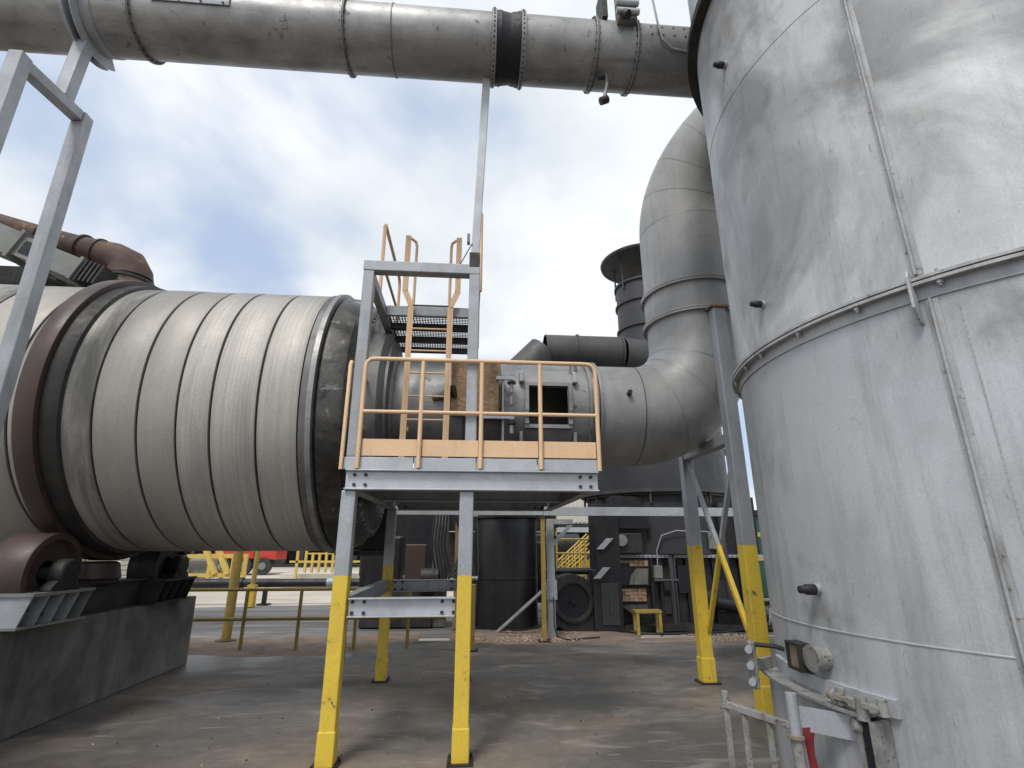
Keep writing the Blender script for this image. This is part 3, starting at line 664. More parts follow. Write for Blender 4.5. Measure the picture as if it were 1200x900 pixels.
elb(0,R_(78),4,1.35,BR,M['elbow'], ub)
pe = ub(R_(78),1.35); de = (ub(R_(78.1),1.35)-pe).normalized()
build(MB().tube([pe,pe+de*.05], BR+.06, 64), 'flange', M['duct_dark'], bd)
build(MB().tube([pe+de*.07,pe+de*.12], BR+.06, 64), 'flange', M['elbow'], bd)
build(MB().tube([pe,pe+de*1.3], BR, 64, cap=False), 'duct_section', M['elbow'], bd)
for (x, z, w, h) in ((2.75,4.95,.05,.09),):
    pass
# board lashed to the duct
build(MB().box(-.24,.32,5.88,5.90,3.17,3.77), 'strand_board', M['osb'], loc=(0.04,5.89,3.17), label='brown strand board sheet covering a hole in the outlet duct', cat='board')
build(MB().box(-.26,.34,5.902,5.94,3.12,3.165), 'board_ledge', M['rust_tan'], bd)

# trestle under the elbow
tr = empty('elbow_trestle', 'galvanised trestle with yellow-dipped legs and crossed braces beneath the elbow', 'trestle', (3.13, 6.6, 0))
LEG2 = mat_leg(1.69, 'trestle_leg')
def tleg(y, z1):
    l = build(MB().box(3.05,3.21,y-.075,y+.075,.012,z1), 'leg', LEG2, tr, bevel=.01)
    build(MB().box(3.04,3.22,y-.084,y+.084,.012,.30), 'sleeve', LEG2, l, bevel=.008)
    build(MB().box(3.0,3.26,y-.12,y+.12,.002,.02), 'foot_plate', M['dark_metal'], l)
tleg(5.90, 4.60); tleg(7.32, 4.60)
build(MB().bar((3.12,5.98,.62),(3.12,7.24,2.85),.05,.05), 'brace', LEG2, tr)
build(MB().bar((3.18,7.24,.62),(3.18,5.98,2.85),.05,.05), 'brace', LEG2, tr)
build(MB().box(3.06,3.20,5.98,7.24,2.86,2.98), 'cross_beam', M['galv'], tr, bevel=.006)
build(MB().box(3.00,3.26,5.80,6.02,4.602,4.63), 'cap_plate', M['rust_tan'], tr)

# ------------------------------------------------------------------ silver tower
TX, TY, TR = 4.69, 3.97, 2.15
tw = empty('silver_tower', 'huge silver painted cylindrical steel tower filling the right side', 'tower', (TX*.844, TY*.844, 0))
SIZE = (.844, .262)
TO = (TX, TY, 0)
build(MB().lathe([(TR,-.305),(TR,3.22)], TO, 'z', 160), 'lower_shell', M['tower_low'], tw)
build(MB().lathe([(TR,3.34),(TR,7.50)], TO, 'z', 160), 'upper_shell', M['tower_up'], tw)
build(MB().lathe([(TR,7.52),(TR,9.6),(.3,10.2),(.01,10.2)], TO, 'z', 120), 'top_shell', M['tower_up'], tw)
fl = build(MB().lathe([(TR-.01,3.305),(TR+.075,3.305),(TR+.075,3.325),(TR-.01,3.325)], TO, 'z', 160, closed=True), 'ring_flange', M['tower_trim'], tw)
build(MB().lathe([(TR-.012,3.275),(TR+.070,3.275),(TR+.070,3.297),(TR-.012,3.297)], TO, 'z', 160, closed=True), 'lower_ring', M['tower_trim'], fl)
build(MB().lathe([(TR-.005,3.19),(TR+.012,3.19),(TR+.012,3.275),(TR-.005,3.275)], TO, 'z', 160, closed=True), 'backing_strip', M['tower_low'], fl)
build(MB().lathe([(TR-.01,3.328),(TR+.006,3.328),(TR+.006,3.36),(TR-.01,3.36)], TO, 'z', 160, closed=True), 'backing_strip', M['tower_up'], fl)
def tp_(th, z, dr=0): return Vector((TX+(TR+dr)*math.cos(R_(th)), TY+(TR+dr)*math.sin(R_(th)), z))
bb = MB()
for k in range(29):
    th = 177.9+12.55*k; p = tp_(th,0,.045); bb.tube([(p.x,p.y,3.235),(p.x,p.y,3.352)], .010, 8); bb.tube([(p.x,p.y,3.25),(p.x,p.y,3.272)], .018, 6, True, False)
build(bb, 'bolts', M['galv'], fl, kind='stuff')
f2 = build(MB().lathe([(TR-.01,7.44),(TR+.115,7.44),(TR+.115,7.485),(TR-.01,7.485)], TO, 'z', 160, closed=True), 'ring_flange', M['dark_metal'], tw)
build(MB().lathe([(TR-.01,7.495),(TR+.115,7.495),(TR+.115,7.54),(TR-.01,7.54)], TO, 'z', 160, closed=True), 'upper_ring', M['dark_metal'], f2)
for z in (1.12,): build(MB().lathe([(TR-.004,z-.008),(TR+.006,z-.003),(TR+.006,z+.003),(TR-.004,z+.008)], TO, 'z', 160), 'weld_seam', M['galv_bright'], tw)
build(MB().lathe([(TR-.002,6.0),(TR+.003,6.003),(TR-.002,6.006)], TO, 'z', 160), 'plate_seam', M['dark_metal'], tw)
# vertical stiffener angles at -147 degrees
def tbar(th, z0, z1, w=.036, d=.045, mat=None, seg=6, jit=.0):
    m = MB(); t = Vector((-math.sin(R_(th)), math.cos(R_(th)), 0)); n = Vector((math.cos(R_(th)), math.sin(R_(th)), 0))
    for k in range(seg):
        za, zb2 = z0+(z1-z0)*k/seg, z0+(z1-z0)*(k+1)/seg
        p = tp_(th, 0); p = p - n*.004
        vs = []
        for z in (za, zb2):
            for i, j in ((-w,0),(w,0),(w,.010),(.007,.012),(.007,d),(-.007,d),(-.007,.012),(-w,.010)): q = p+t*i+n*j; vs.append((q.x,q.y,z))
        m.add(vs, [tuple(range(8))[::-1], tuple(range(8,16))]+[(i,(i+1)%8,(i+1)%8+8,i+8) for i in range(8)])
    return build(m, 'stiffener', mat or M['tower_trim'], tw)
tbar(-147.3, 3.365, 7.43); tbar(-146.3, -.29, 3.18); tbar(-146.3+150, .05, 3.18); tbar(-147.3+150, 3.365, 7.43)
m = MB()
for z in [-.25+.04*k for k in range(84)]:
    p = tp_(-142.9, z, -.002); m.tube([(p.x,p.y,z),(p.x,p.y,z+.036)], .006, 6, True, True)
build(m, 'weld_seam', M['tower_trim'], tw, kind='stuff')
# lifting lug on the flange
th = -147.6; t = Vector((-math.sin(R_(th)), math.cos(R_(th)), 0)); n = Vector((math.cos(R_(th)), math.sin(R_(th)), 0)); c = tp_(th, 0, 0)
poly = [c+n*.005+Vector((0,0,3.02)), c+n*.05+Vector((0,0,3.03)), c+n*.115+Vector((0,0,3.12)), c+n*.115+Vector((0,0,3.33)), c+n*.09+Vector((0,0,3.375)), c+n*.05+Vector((0,0,3.378)), c+n*.02+Vector((0,0,3.34))]
build(MB().prism([p-t*.03 for p in poly], t*.018), 'lifting_lug', M['tower_trim'], tw, bevel=.004)
# pipe nozzles with black plugs, placed where the wall faces left
def nozzle(th, z, r=.035, l=.09):
    n = Vector((math.cos(R_(th)), math.sin(R_(th)), 0)); p = tp_(th, z, -.01)
    o = build(MB().tube([p, p+n*l*.5], r*1.15, 20), 'nozzle', M['tower_trim'], tw)
    build(MB().tube([p+n*l*.5, p+n*l, p+n*l*1.3, p+n*l*1.5, p+n*l*1.95, p+n*l*2.05], [r,r*1.05,r*1.05,r*.8,r*.72,r*.3], 18), 'plug', M['black'], o)
nozzle(180, 6.43, .034, .07); nozzle(180, 3.71, .030, .065); nozzle(-177, 1.38, .036, .08)
# hand hole window, capped port
th = 175.5; n = Vector((math.cos(R_(th)), math.sin(R_(th)), 0)); t = Vector((-math.sin(R_(th)), math.cos(R_(th)), 0)); c = tp_(th, .895)
def obox(mb, c, ax, ay, az, sx, sy, sz):
    vs = [c+ax*(i*sx/2)+ay*(j*sy/2)+az*(k*sz/2) for i in (-1,1) for j in (-1,1) for k in (-1,1)]
    return mb.add(vs, [(0,1,3,2),(4,6,7,5),(0,4,5,1),(2,3,7,6),(0,2,6,4),(1,5,7,3)])
Z = Vector((0,0,1))
hh = MB()
for k in (-1,1): obox(hh, c+n*.04+t*(k*.085), t, n, Z, .018, .12, .19); obox(hh, c+n*.04+Z*(k*.086), t, n, Z, .152, .12, .018)
hho = build(hh, 'hand_hole', M['dark_metal'], tw)
build(obox(MB(), c+n*.075, t, n, Z, .15, .008, .152), 'glass', M['rust_tan'], hho)
th = -178.0; n2 = Vector((math.cos(R_(th)), math.sin(R_(th)), 0)); c2 = tp_(th, .925)
po = build(MB().tube([c2-n2*.01, c2+n2*.10], .075, 28), 'pipe_port', M['dirty_trim'], tw)
build(MB().tube([c2+n2*.10, c2+n2*.112], .088, 28), 'port_cap', M['dirty_trim'], po)
t2 = Vector((-n2.y, n2.x, 0))
build(obox(MB(), c2+n2*.05-t2*.09, t2, n2, Z, .012, .10, .10), 'handle', M['galv_bright'], po)
# clean-out door: sloped frame around a bulging hatch with clamps
dd = build(MB().lathe([(TR+.02,-.25),(TR+.11,-.25),(TR+.11,.665),(TR+.02,.665)], TO, 'z', 24, R_(160), R_(191)), 'clean_out_door', M['tower_low'], tw)
m = MB().lathe([(TR,.672),(TR+.17,.672),(TR+.17,.690),(TR,.690)], TO, 'z', 24, R_(158), R_(192.5), closed=True); build(m, 'top_flange', M['dirty_trim'], dd)
m = MB().lathe([(TR,.69),(TR+.03,.69),(TR+.03,.79),(TR,.79)], TO, 'z', 24, R_(158), R_(196), closed=True); build(m, 'door_header', M['tower_low'], dd)
for a_ in (191.2, 193.6): build(MB().lathe([(TR,-.27),(TR+.15,-.27),(TR+.15,.66),(TR,.66)], TO, 'z', 2, R_(a_-.35), R_(a_+.35), closed=True), 'side_flange', M['dirty_trim'], dd)
build(MB().lathe([(TR+.02,-.26),(TR+.14,-.26),(TR+.14,.655),(TR+.02,.655)], TO, 'z', 2, R_(191.7), R_(193.2), closed=True), 'gasket', M['rubber'], dd)
# swing clamp near the header
def rod(th0, z0, d0, th1, z1, d1, r, name, mat, par, n=14): return build(MB().tube([tp_(th0,z0,d0), tp_(th1,z1,d1)], r, n), name, mat, par)
cl = build(MB().lathe([(TR+.10,.735),(TR+.17,.735),(TR+.17,.76),(TR+.10,.76)], TO, 'z', 8, R_(187), R_(195.5), closed=True), 'swing_clamp', M['dirty_trim'], dd)
rod(186.2,.745,.14,189.2,.745,.14,.028,'bolt_rod',M['rust_tan'],cl); rod(187.3,.745,.14,187.9,.745,.14,.042,'nut',M['dirty_trim'],cl)
rod(188.2,.70,.12,188.2,.80,.12,.030,'pin',M['dirty_trim'],cl); rod(192.4,.66,.14,192.4,.79,.14,.036,'pin',M['dirty_trim'],cl); rod(195.5,.71,.12,195.5,.80,.12,.030,'pin',M['dirty_trim'],cl)
rod(190.5,.62,.16,191.3,.60,.10,.04,'tube_end',M['dirty_trim'],cl)
hg = build(MB().box(2.36,2.42,4.62,4.68,.56,.92), 'hinge_block', M['dirty_trim'], dd, bevel=.01)
for z in (.62,.74,.86): build(MB().tube([(2.34,4.60,z),(2.44,4.72,z)], .03, 12), 'hinge_bolt', M['galv'], hg)
build(MB().tube([(2.40,4.60,.90),(2.52,4.50,.90),(2.58,4.48,.88)], .018, 10), 'handle', M['black'], hg)
build(MB().bar((2.41,4.65,.735),(2.62,4.78,.735),.03,.09), 'hinge_arm', M['dirty_trim'], hg, bevel=.006)
build(MB().bar((2.50,4.18,.50),(2.66,4.02,.655),.016,.03), 'door_stay', M['galv_bright'], dd)
# gate frame with round post in front of the hatch
gf = empty('gate_frame', 'low grey angle-iron gate frame at the foot of the tower', 'frame', (1.75, 3.42, 0))
SIZE = (.76, .403)
build(MB().bar((2.09,4.62,.47),(2.44,4.30,.40),.05,.05), 'top_bar', M['dirty_trim'], gf, bevel=.004)
for (x, y, z) in ((2.10,4.61,.445),(2.20,4.52,.425),(2.33,4.40,.40)): build(MB().bar((x,y,-.528),(x,y,z),.045,.012,(0,1,0)), 'upright', M['dirty_trim'], gf)
build(MB().tube([(2.10,4.61,.47),(2.10,4.61,.56)], .03, 14), 'post_cap', M['dirty_trim'], gf)
build(MB().tube([(2.46,4.27,-.529),(2.46,4.27,.14),(2.46,4.27,.16),(2.46,4.27,.34)], .045, 18), 'post', M['dirty_trim'], gf)
build(MB().tube([(2.46,4.27,.345),(2.46,4.27,.62)], .040, 18), 'hinge_sleeve', M['galv'], gf)
build(MB().tube([(2.46,4.27,.325),(2.46,4.27,.345)], .060, 18), 'collar', M['rust_tan'], gf)
build(MB().bar((2.50,4.25,.46),(2.74,4.0,.46),.012,.16,(0,0,1)), 'flap', M['galv'], gf)
m = MB(); vs = []
for i in range(7):
    for j in range(5):
        u, v = i/6, j/4; vs.append((2.485+.07*v+.02*math.sin(5*u+v*3), 4.22-.04*v+.02*math.sin(7*u), .40-.55*u+.02*v))
m.add(vs, [(i*5+j, i*5+j+1, (i+1)*5+j+1, (i+1)*5+j) for i in range(6) for j in range(4)], True)
rg = build(m, 'red_rag', M['cloth_red'], loc=(1.92,3.19,0), label='dark red rag hanging below the gate frame flap', cat='rag')
SIZE = None
sm_ = rg.modifiers.new('solid','SOLIDIFY'); sm_.thickness = .006

# ------------------------------------------------------------------ background plant
BK = M['black']
# black vertical tank
tk = empty('black_tank', 'tall black cylindrical tank standing behind the access platform', 'tank', (.87, 12.35, 0))
build(MB().lathe([(.01,.02),(.70,.02),(.70,1.0),(.715,1.005),(.715,1.03),(.70,1.035),(.70,2.30),(.66,2.36),(.01,2.38)], (.87,12.35,0), 'z', 64), 'shell', BK, tk)
build(MB().lathe([(.70,.02),(.75,.02),(.75,.05),(.70,.05)], (.87,12.35,0), 'z', 64), 'base_ring', M['black_dusty'], tk)
build(MB().lathe([(.69,2.28),(.74,2.28),(.74,2.32),(.69,2.32)], (.87,12.35,0), 'z', 64), 'top_ring', M['black_dusty'], tk)
build(MB().tube([(1.66,12.1,.1),(1.66,12.1,2.35)], .03, 10), 'pipe', BK, tk); build(MB().tube([(1.74,12.2,.1),(1.74,12.2,2.35)], .02, 10), 'pipe', BK, tk)
# cable tray and its posts
cb = empty('silver_beam', 'long silver channel beam running level behind the platform', 'beam', (2, 10.4, 2.25))
build(channel(MB(), -1.40, 1.46, 10.36, 2.255, 2.41, .01, .08), 'channel', M['galv_bright'], cb, bevel=.003)
build(channel(MB(), 1.464, 5.6, 10.355, 2.25, 2.415, .01, .08), 'channel', M['galv_bright'], cb, bevel=.003)
yp = empty('yellow_post', 'slim dirty yellow post carrying the silver beam beside black tank', 'post', (1.45, 10.45, 0))
build(MB().box(1.41,1.49,10.41,10.49,0,2.25), 'shaft', M['yellow_dirty_shaded'], yp, bevel=.006); build(MB().box(1.33,1.57,10.34,10.56,.001,.03), 'foot_plate', M['dark_metal'], yp)
yp2 = empty('yellow_post', 'thin yellow post half hidden behind the front right platform leg', 'post', (.12, 9.7, 0))
build(MB().box(.085,.155,9.66,9.74,0,1.05), 'shaft', M['yellow_dirty_shaded'], yp2, bevel=.006); build(MB().box(.03,.21,9.6,9.8,.001,.02), 'foot_plate', M['dark_metal'], yp2)
gp = empty('bracket_post', 'grey steel post with triangular top bracket and long diagonal strut', 'post', (1.63, 10.75, 0))
build(MB().box(1.57,1.71,10.7,10.82,0,2.20), 'shaft', M['galv'], gp, bevel=.006)
build(MB().box(1.712,2.10,10.7,10.80,2.10,2.20), 'arm', M['galv'], gp, bevel=.005); build(MB().bar((1.70,10.75,1.72),(2.08,10.75,2.11),.07,.07), 'knee_brace', M['galv'], gp)
build(MB().bar((.62,11.45,.02),(1.56,10.75,.92),.09,.05), 'strut', M['galv'], gp); build(MB().box(1.54,1.74,10.67,10.698,.70,1.05), 'splice_plate', M['galv'], gp)
cbl = MB().tube([(1.66,10.62,.75),(1.66,10.6,.25),(1.70,10.55,.08),(1.85,10.5,.03),(2.05,10.5,.03),(2.3,10.62,.03),(2.55,10.7,.03)], .012, 8)
build(cbl, 'loose_cable', M['black'], loc=(1.7,10.6,0), label='black cable drooping from bracket post onto the ground', cat='cable')
# blower
hz = empty('hose_bundle', 'tangled dark hoses and valves hanging between wooden post and black tank', 'hoses', (.1, 11.4, 0))
for k in range(6):
    x = -.05+.045*k; build(MB().tube([(x,11.4,2.30),(x+.03,11.36,1.9),(x-.05+.02*k,11.35,1.45),(x+.06,11.34,1.0+.05*k),(x,11.38,.55)], .014, 8), 'hose', M['charcoal'] if k % 2 else BK, hz)
build(MB().tube([(-.12,11.36,1.05),(.22,11.36,1.05)], .05, 14), 'valve', M['duct'], hz); build(MB().tube([(.02,11.36,1.05),(.02,11.30,1.2)], .03, 12), 'valve_handle', M['rust'], hz)
build(MB().box(-.1,.2,11.36,11.44,2.28,2.36), 'bracket', M['galv'], hz); build(MB().box(-.03,.03,11.36,11.42,0,.56), 'stand', M['dark_metal'], hz)
bl = empty('blower', 'black centrifugal blower with round open inlet facing the camera', 'blower', (2.2, 11.5, 0))
sp = []
for k in range(40):
    a_ = math.pi*1.5*k/39 ; r_ = .50+.08*k/39
    sp.append((2.16-r_*math.sin(a_-.4), 11.42, .58+r_*math.cos(a_-.4)))
hsg = [(2.16+.56*math.cos(R_(a_)), 11.42, .58+.54*math.sin(R_(a_))) for a_ in range(0,271,9)]
hsg = hsg + [(2.16,11.42,.04),(2.72,11.42,.02),(2.72,11.42,.58)]
build(MB().prism(hsg, (0,.55,0)), 'housing', M['black_dusty'], bl)
build(MB().lathe([(.40,0),(.42,-.02),(.42,-.05),(.38,-.06),(.34,-.05),(.32,.0),(.30,.06)], (2.19,11.42,.60), 'y', 48), 'inlet_ring', M['black_dusty'], bl)
build(MB().lathe([(.01,-.006),(.325,-.006)], (2.19,11.42,.60), 'y', 48), 'inlet', M['rubber'], bl)
build(MB().tube([(2.19,11.42,.60),(2.19,11.36,.60)], .06, 16), 'hub', BK, bl)
build(MB().box(1.75,2.4,11.45,11.95,.0,.05), 'skid', BK, bl)
build(MB().tube([(1.7,11.9,1.16),(2.7,11.9,1.16)], .07, 14), 'pipe', BK, bl)
# furnace: sooty box with black column, ledge, open brick mouth
fu = empty('furnace', 'sooty black furnace casing with steel column and exposed fire brick', 'furnace', (4.6, 12.2, 0))
build(MB().box(2.70,3.20,11.30,11.95,0,2.55), 'column', BK, fu, bevel=.01)
for z in (1.62,1.04): build(MB().prism([(2.70-.10*(z<1.5),11.28,z),(2.84-.10*(z<1.5),11.28,z),(3.06-.10*(z<1.5),11.28,z+.22),(2.92-.10*(z<1.5),11.28,z+.22)], (0,-.05,0)), 'cleat', M['galv'], fu)
build(MB().box(2.60,2.699,11.30,11.7,0,1.20), 'side_plate', BK, fu)
build(MB().box(3.20,6.45,11.75,14.2,.12,1.45), 'lower_casing', M['black_dusty'], fu)
build(MB().box(3.20,6.50,11.70,14.2,1.46,2.75), 'upper_casing', BK, fu, bevel=.01)
build(MB().box(3.20,6.52,11.62,11.70,1.44,1.50), 'ledge', M['galv'], fu)
build(MB().box(3.15,7.4,11.35,11.75,.02,.12), 'plinth', M['black_dusty'], fu)
for x in (3.25,3.95,4.15,4.75,5.35,5.95,6.35): build(MB().box(x,x+.07,11.68,11.75,.12,1.43), 'rib', BK, fu)
build(MB().box(4.55,5.15,11.66,11.75,.72,1.28), 'door_frame', BK, fu); build(MB().box(4.60,5.10,11.655,11.66,.77,1.23), 'door_opening', M['rubber'], fu)
build(MB().box(3.24,3.92,11.64,11.74,.88,1.42), 'brick_mouth', BK, fu)
rnd = random.Random(2)
for r_ in range(2):
    for k in range(6):
        x = 3.27+k*.105; z = 1.27+r_*.06
        if rnd.random() < .8: build(MB().box(x,x+.095,11.60+rnd.random()*.03,11.66,z,z+.05+rnd.random()*.01), 'brick', M['brick'], fu)
for r_ in range(4):
    for k in range(6):
        x = 3.27+k*.095; z = .56+r_*.065; build(MB().box(x,x+.088,11.66+rnd.random()*.03,11.76,z,z+.058), 'brick', M['brick'], fu)
build(MB().prism([(3.45,11.62,.90),(3.85,11.62,.90),(3.88,11.62,1.22),(3.62,11.62,1.22),(3.5,11.62,1.08)], (0,-.03,0)), 'loose_plate', M['concrete_dark'], fu)
build(MB().prism([(3.22,11.55,.50),(3.80,11.55,.50),(3.72,11.40,.34),(3.42,11.40,.34)], (0,.16,0)), 'chute', M['black_dusty'], fu)
for (x, r_, z0, z1) in ((4.38,.05,.12,1.44),(4.46,.025,.12,2.2),(5.62,.06,.5,2.6),(6.05,.04,.12,2.4)): build(MB().tube([(x,11.58,z0),(x,11.58,z1)], r_, 14), 'pipe', M['charcoal'], fu)
build(MB().tube([(3.98,11.56,.98),(4.38,11.56,.98),(4.5,11.56,.98)], .03, 12), 'pipe', M['charcoal'], fu)
build(MB().box(4.00,4.18,11.54,11.66,1.02,1.28), 'junction_box', M['grey_paint'], fu, bevel=.01)
build(MB().box(5.28,5.50,11.56,11.68,1.62,1.95), 'junction_box', M['grey_paint'], fu, bevel=.01)
build(MB().tube([(4.09,11.58,1.28),(4.09,11.55,1.6),(4.2,11.5,1.9),(4.5,11.42,2.0),(5.2,11.44,1.98),(5.38,11.54,1.95)], .014, 8), 'conduit', M['galv'], fu)
build(MB().tube([(3.3,11.2,.05),(3.6,11.02,.03),(4.1,10.98,.03),(4.6,11.12,.03),(5.1,11.06,.03),(5.6,11.2,.05)], .022, 8), 'ground_hose', BK, fu)
for (x, z, w, h) in ((4.22,.30,.30,.34),(5.42,.34,.42,.62),(4.24,.74,.26,.22)): build(MB().box(x,x+w,11.715,11.745,z,z+h), 'cover_plate', M['charcoal'], fu, bevel=.006)
bb = MB()
for k in range(34): bb.bolt((3.24+.095*k,11.618,1.47),(0,-1,0),.012,.012)
build(bb, 'bolts', M['dark_metal'], fu, kind='stuff')
build(MB().tube([(2.95,11.28,.35),(2.95,11.28,.75)], .02, 8), 'door_handle', M['charcoal'], fu)
build(MB().box(2.76,3.12,11.28,11.298,.15,.95), 'access_panel', M['charcoal_blue'], fu, bevel=.006)
st = empty('yellow_stool', 'small yellow steel step stand before the furnace', 'stand', (3.65, 11.2, 0))
build(MB().box(3.38,3.92,11.05,11.30,.40,.45), 'top', M['yellow_dirty_shaded'], st)
for x in (3.42,3.88):
    for y in (11.08,11.27): build(MB().box(x-.03,x+.03,y-.02,y+.02,.0,.40), 'leg', M['yellow_dirty_shaded'], st)
build(MB().box(3.2,3.75,11.45,11.66,1.52,1.95), 'gearbox', M['black_dusty'], fu, bevel=.03); build(MB().tube([(3.28,11.45,1.8),(3.28,11.38,1.8)], .12, 20), 'hand_wheel', M['duct'], fu)
build(MB().box(3.2,3.95,11.5,11.7,2.05,2.30), 'hood', BK, fu)
build(MB().tube([(5.2,11.5,.55),(5.55,11.4,.50),(5.9,11.3,.35),(6.2,11.2,.30)], .13, 16), 'hose', BK, fu)
build(MB().tube([(5.05,11.6,.62),(5.3,11.5,.60)], .18, 16), 'hose_collar', M['black_dusty'], fu)
# black vessel over furnace
ve = empty('black_vessel', 'wide black cylindrical vessel above the furnace behind the elbow', 'vessel', (4.72, 13.2, 2.8))
build(MB().lathe([(.3,1.52),(1.70,1.52),(1.70,2.78),(1.78,2.78),(1.78,4.9),(1.3,5.6),(.8,6.0),(.01,6.02)], (4.72,13.2,0), 'z', 72), 'shell', M['charcoal_blue'], ve)
build(MB().lathe([(1.76,2.84),(1.86,2.84),(1.86,2.92),(1.76,2.92)], (4.72,13.2,0), 'z', 72), 'ring', M['charcoal'], ve)
for k in range(16):
    a_ = 2*math.pi*k/16; c, q = math.cos(a_), math.sin(a_); build(MB().bar((4.72+1.80*c,13.2+1.80*q,2.60),(4.72+1.80*c,13.2+1.80*q,2.84),.03,.06), 'lug', M['charcoal'], ve)
# chimney with rain cap
ch = empty('black_chimney', 'round black chimney with flat rain cap on thin struts', 'chimney', (4.75, 12.9, 5.6))
CO = (4.75,12.9,0)
for a, c in ((5.0,7.28),(7.28,8.02),(8.02,8.62)): build(MB().lathe([(.74,a),(.74,c)], CO, 'z', 48), 'pipe_section', M['charcoal_blue'], ch)
for z in (7.28,8.02,8.60): build(MB().lathe([(.73,z-.03),(.79,z-.03),(.79,z+.03),(.73,z+.03)], CO, 'z', 48), 'ring', M['charcoal_blue'], ch)
build(MB().lathe([(.01,9.34),(1.12,9.34),(1.14,9.40),(.6,9.56),(.01,9.62)], CO, 'z', 56), 'rain_cap', M['charcoal_blue'], ch)
for k in range(6):
    a_ = 2*math.pi*k/6+.5; c, q = math.cos(a_), math.sin(a_); build(MB().tube([(4.75+.77*c,12.9+.77*q,8.4),(4.75+.77*c,12.9+.77*q,9.35)], .025, 8), 'strut', M['charcoal_blue'], ch)
# dark cross duct into chimney
cd = empty('sooty_duct', 'sooty black duct running level into the chimney, cut mitred at left', 'duct', (2.5, 10.9, 5.2))
build(MB().tube([(1.62,10.9,5.83),(2.35,10.9,5.83)], .42, 48, False), 'duct_section', M['charcoal'], cd)
build(MB().tube([(2.35,10.9,5.83),(3.35,10.9,5.83)], .42, 48, False), 'duct_section', M['charcoal'], cd)
build(MB().tube([(3.35,10.9,5.83),(3.8,11.0,5.83),(4.2,11.4,5.83),(4.5,12.3,5.83)], .42, 48, False), 'elbow', M['charcoal'], cd)
for x in (2.35,3.35): build(MB().tube([(x-.02,10.9,5.83),(x+.02,10.9,5.83)], .45, 48), 'flange', M['charcoal'], cd)
build(MB().tube([(.55,10.9,4.75),(1.15,10.9,5.35),(1.62,10.9,5.83)], .42, 48, False), 'elbow', M['charcoal'], cd)
build(MB().tube([(.55,10.9,3.2),(.55,10.9,4.78)], .42, 48, False), 'duct_section', M['charcoal'], cd)
# siding building
hb_ = empty('siding_building', 'cream corrugated metal building far behind the black tank', 'building', (3, 29, 0))
m = MB()
for k in range(60):
    x = -1.2+k*.2; m.box(x,x+.10,24.97,25.0,2.75,6.5)
build(MB().box(-1.2,11,25.0,33,2.70,6.5), 'wall', M['white_sheet'], hb_); build(m, 'corrugation', M['white_sheet'], hb_, kind='stuff')
build(MB().box(-1.25,11.05,24.9,24.98,2.30,2.52), 'eave_beam', M['galv_bright'], hb_); build(MB().box(-1.25,11.05,24.92,33,2.52,2.70), 'gutter', M['dark_metal'], hb_)
for x in (-1,2,5,8,10.8): build(MB().box(x-.12,x+.12,25.1,25.35,0,2.3), 'column', M['dark_metal'], hb_)
build(MB().box(-1.2,11,31,31.2,0,2.52), 'back_wall', M['dark_metal'], hb_)
build(MB().prism([(-1.4,24.8,6.5),(-1.4,29,7.6),(-1.4,33.2,6.5)], (12.6,0,0)), 'roof', M['galv'], hb_)
# yellow stairs
ys = empty('yellow_stairs', 'yellow steel staircase with slanted rails seen beside the blower', 'stairs', (3.9, 20, 0))
for y in (19.9,20.7):
    build(MB().bar((3.35,y,.05),(4.6,y,1.15),.04,.28), 'stringer', M['yellow_dirty_shaded'], ys)  # darker yellow puts the shade on the stairs into the paint, with dirt
    for z in (.35,.62,.88): build(MB().tube([(3.35,y,.20+z),(4.6,y,1.25+z)], .026, 8), 'rail', M['yellow_pale'], ys)
    for k in range(5): build(MB().tube([(3.35+.25*k,y,.15+.22*k),(3.35+.25*k,y,1.06+.21*k)], .024, 8), 'post', M['yellow'], ys)
for k in range(8): build(MB().box(3.4+.155*k,3.58+.155*k,19.92,20.68,.12+.13*k,.15+.13*k), 'tread', M['yellow_dirty_shaded'], ys)
for k, x in enumerate((2.75,3.05,5.0)): 
    q = empty('yellow_column', ['dull yellow column rising left of the yellow stairs','second dull yellow column beside the yellow stairs','dull yellow column right of the yellow stairs'][k], 'column', (x, 19, 0))
    build(MB().box(x-.09,x+.09,18.9,19.1,0,2.9), 'shaft', M['yellow_dirty_shaded'], q); build(MB().box(x-.16,x+.16,18.84,19.16,.0,.03), 'foot_plate', M['dark_metal'], q)
yr = empty('yellow_guard_rail', 'low yellow guard rail across the stairs behind the blower', 'railing', (4, 18, 0))
for z in (1.9,1.45): build(MB().tube([(2.6,18,z),(5.4,18,z)], .035, 8), 'rail', M['yellow_dirty_shaded'], yr)
for x in (2.7,3.9,5.1): build(MB().tube([(x,18,0),(x,18,1.9)], .03, 8), 'post', M['yellow_dirty_shaded'], yr)
mm = empty('dark_machine', 'dark machinery in the shade under the cream building', 'machine', (3.5, 23, 0))
build(MB().box(2.2,5.4,22.6,24,0,1.3), 'housing', M['black_dusty'], mm, bevel=.05); build(MB().tube([(2.4,22.5,1.75),(4.6,22.5,1.75)], .42, 20), 'barrel', M['black_dusty'], mm)
build(MB().box(2.6,3.0,22.5,23.4,1.3,2.2), 'motor', M['dark_metal'], mm)

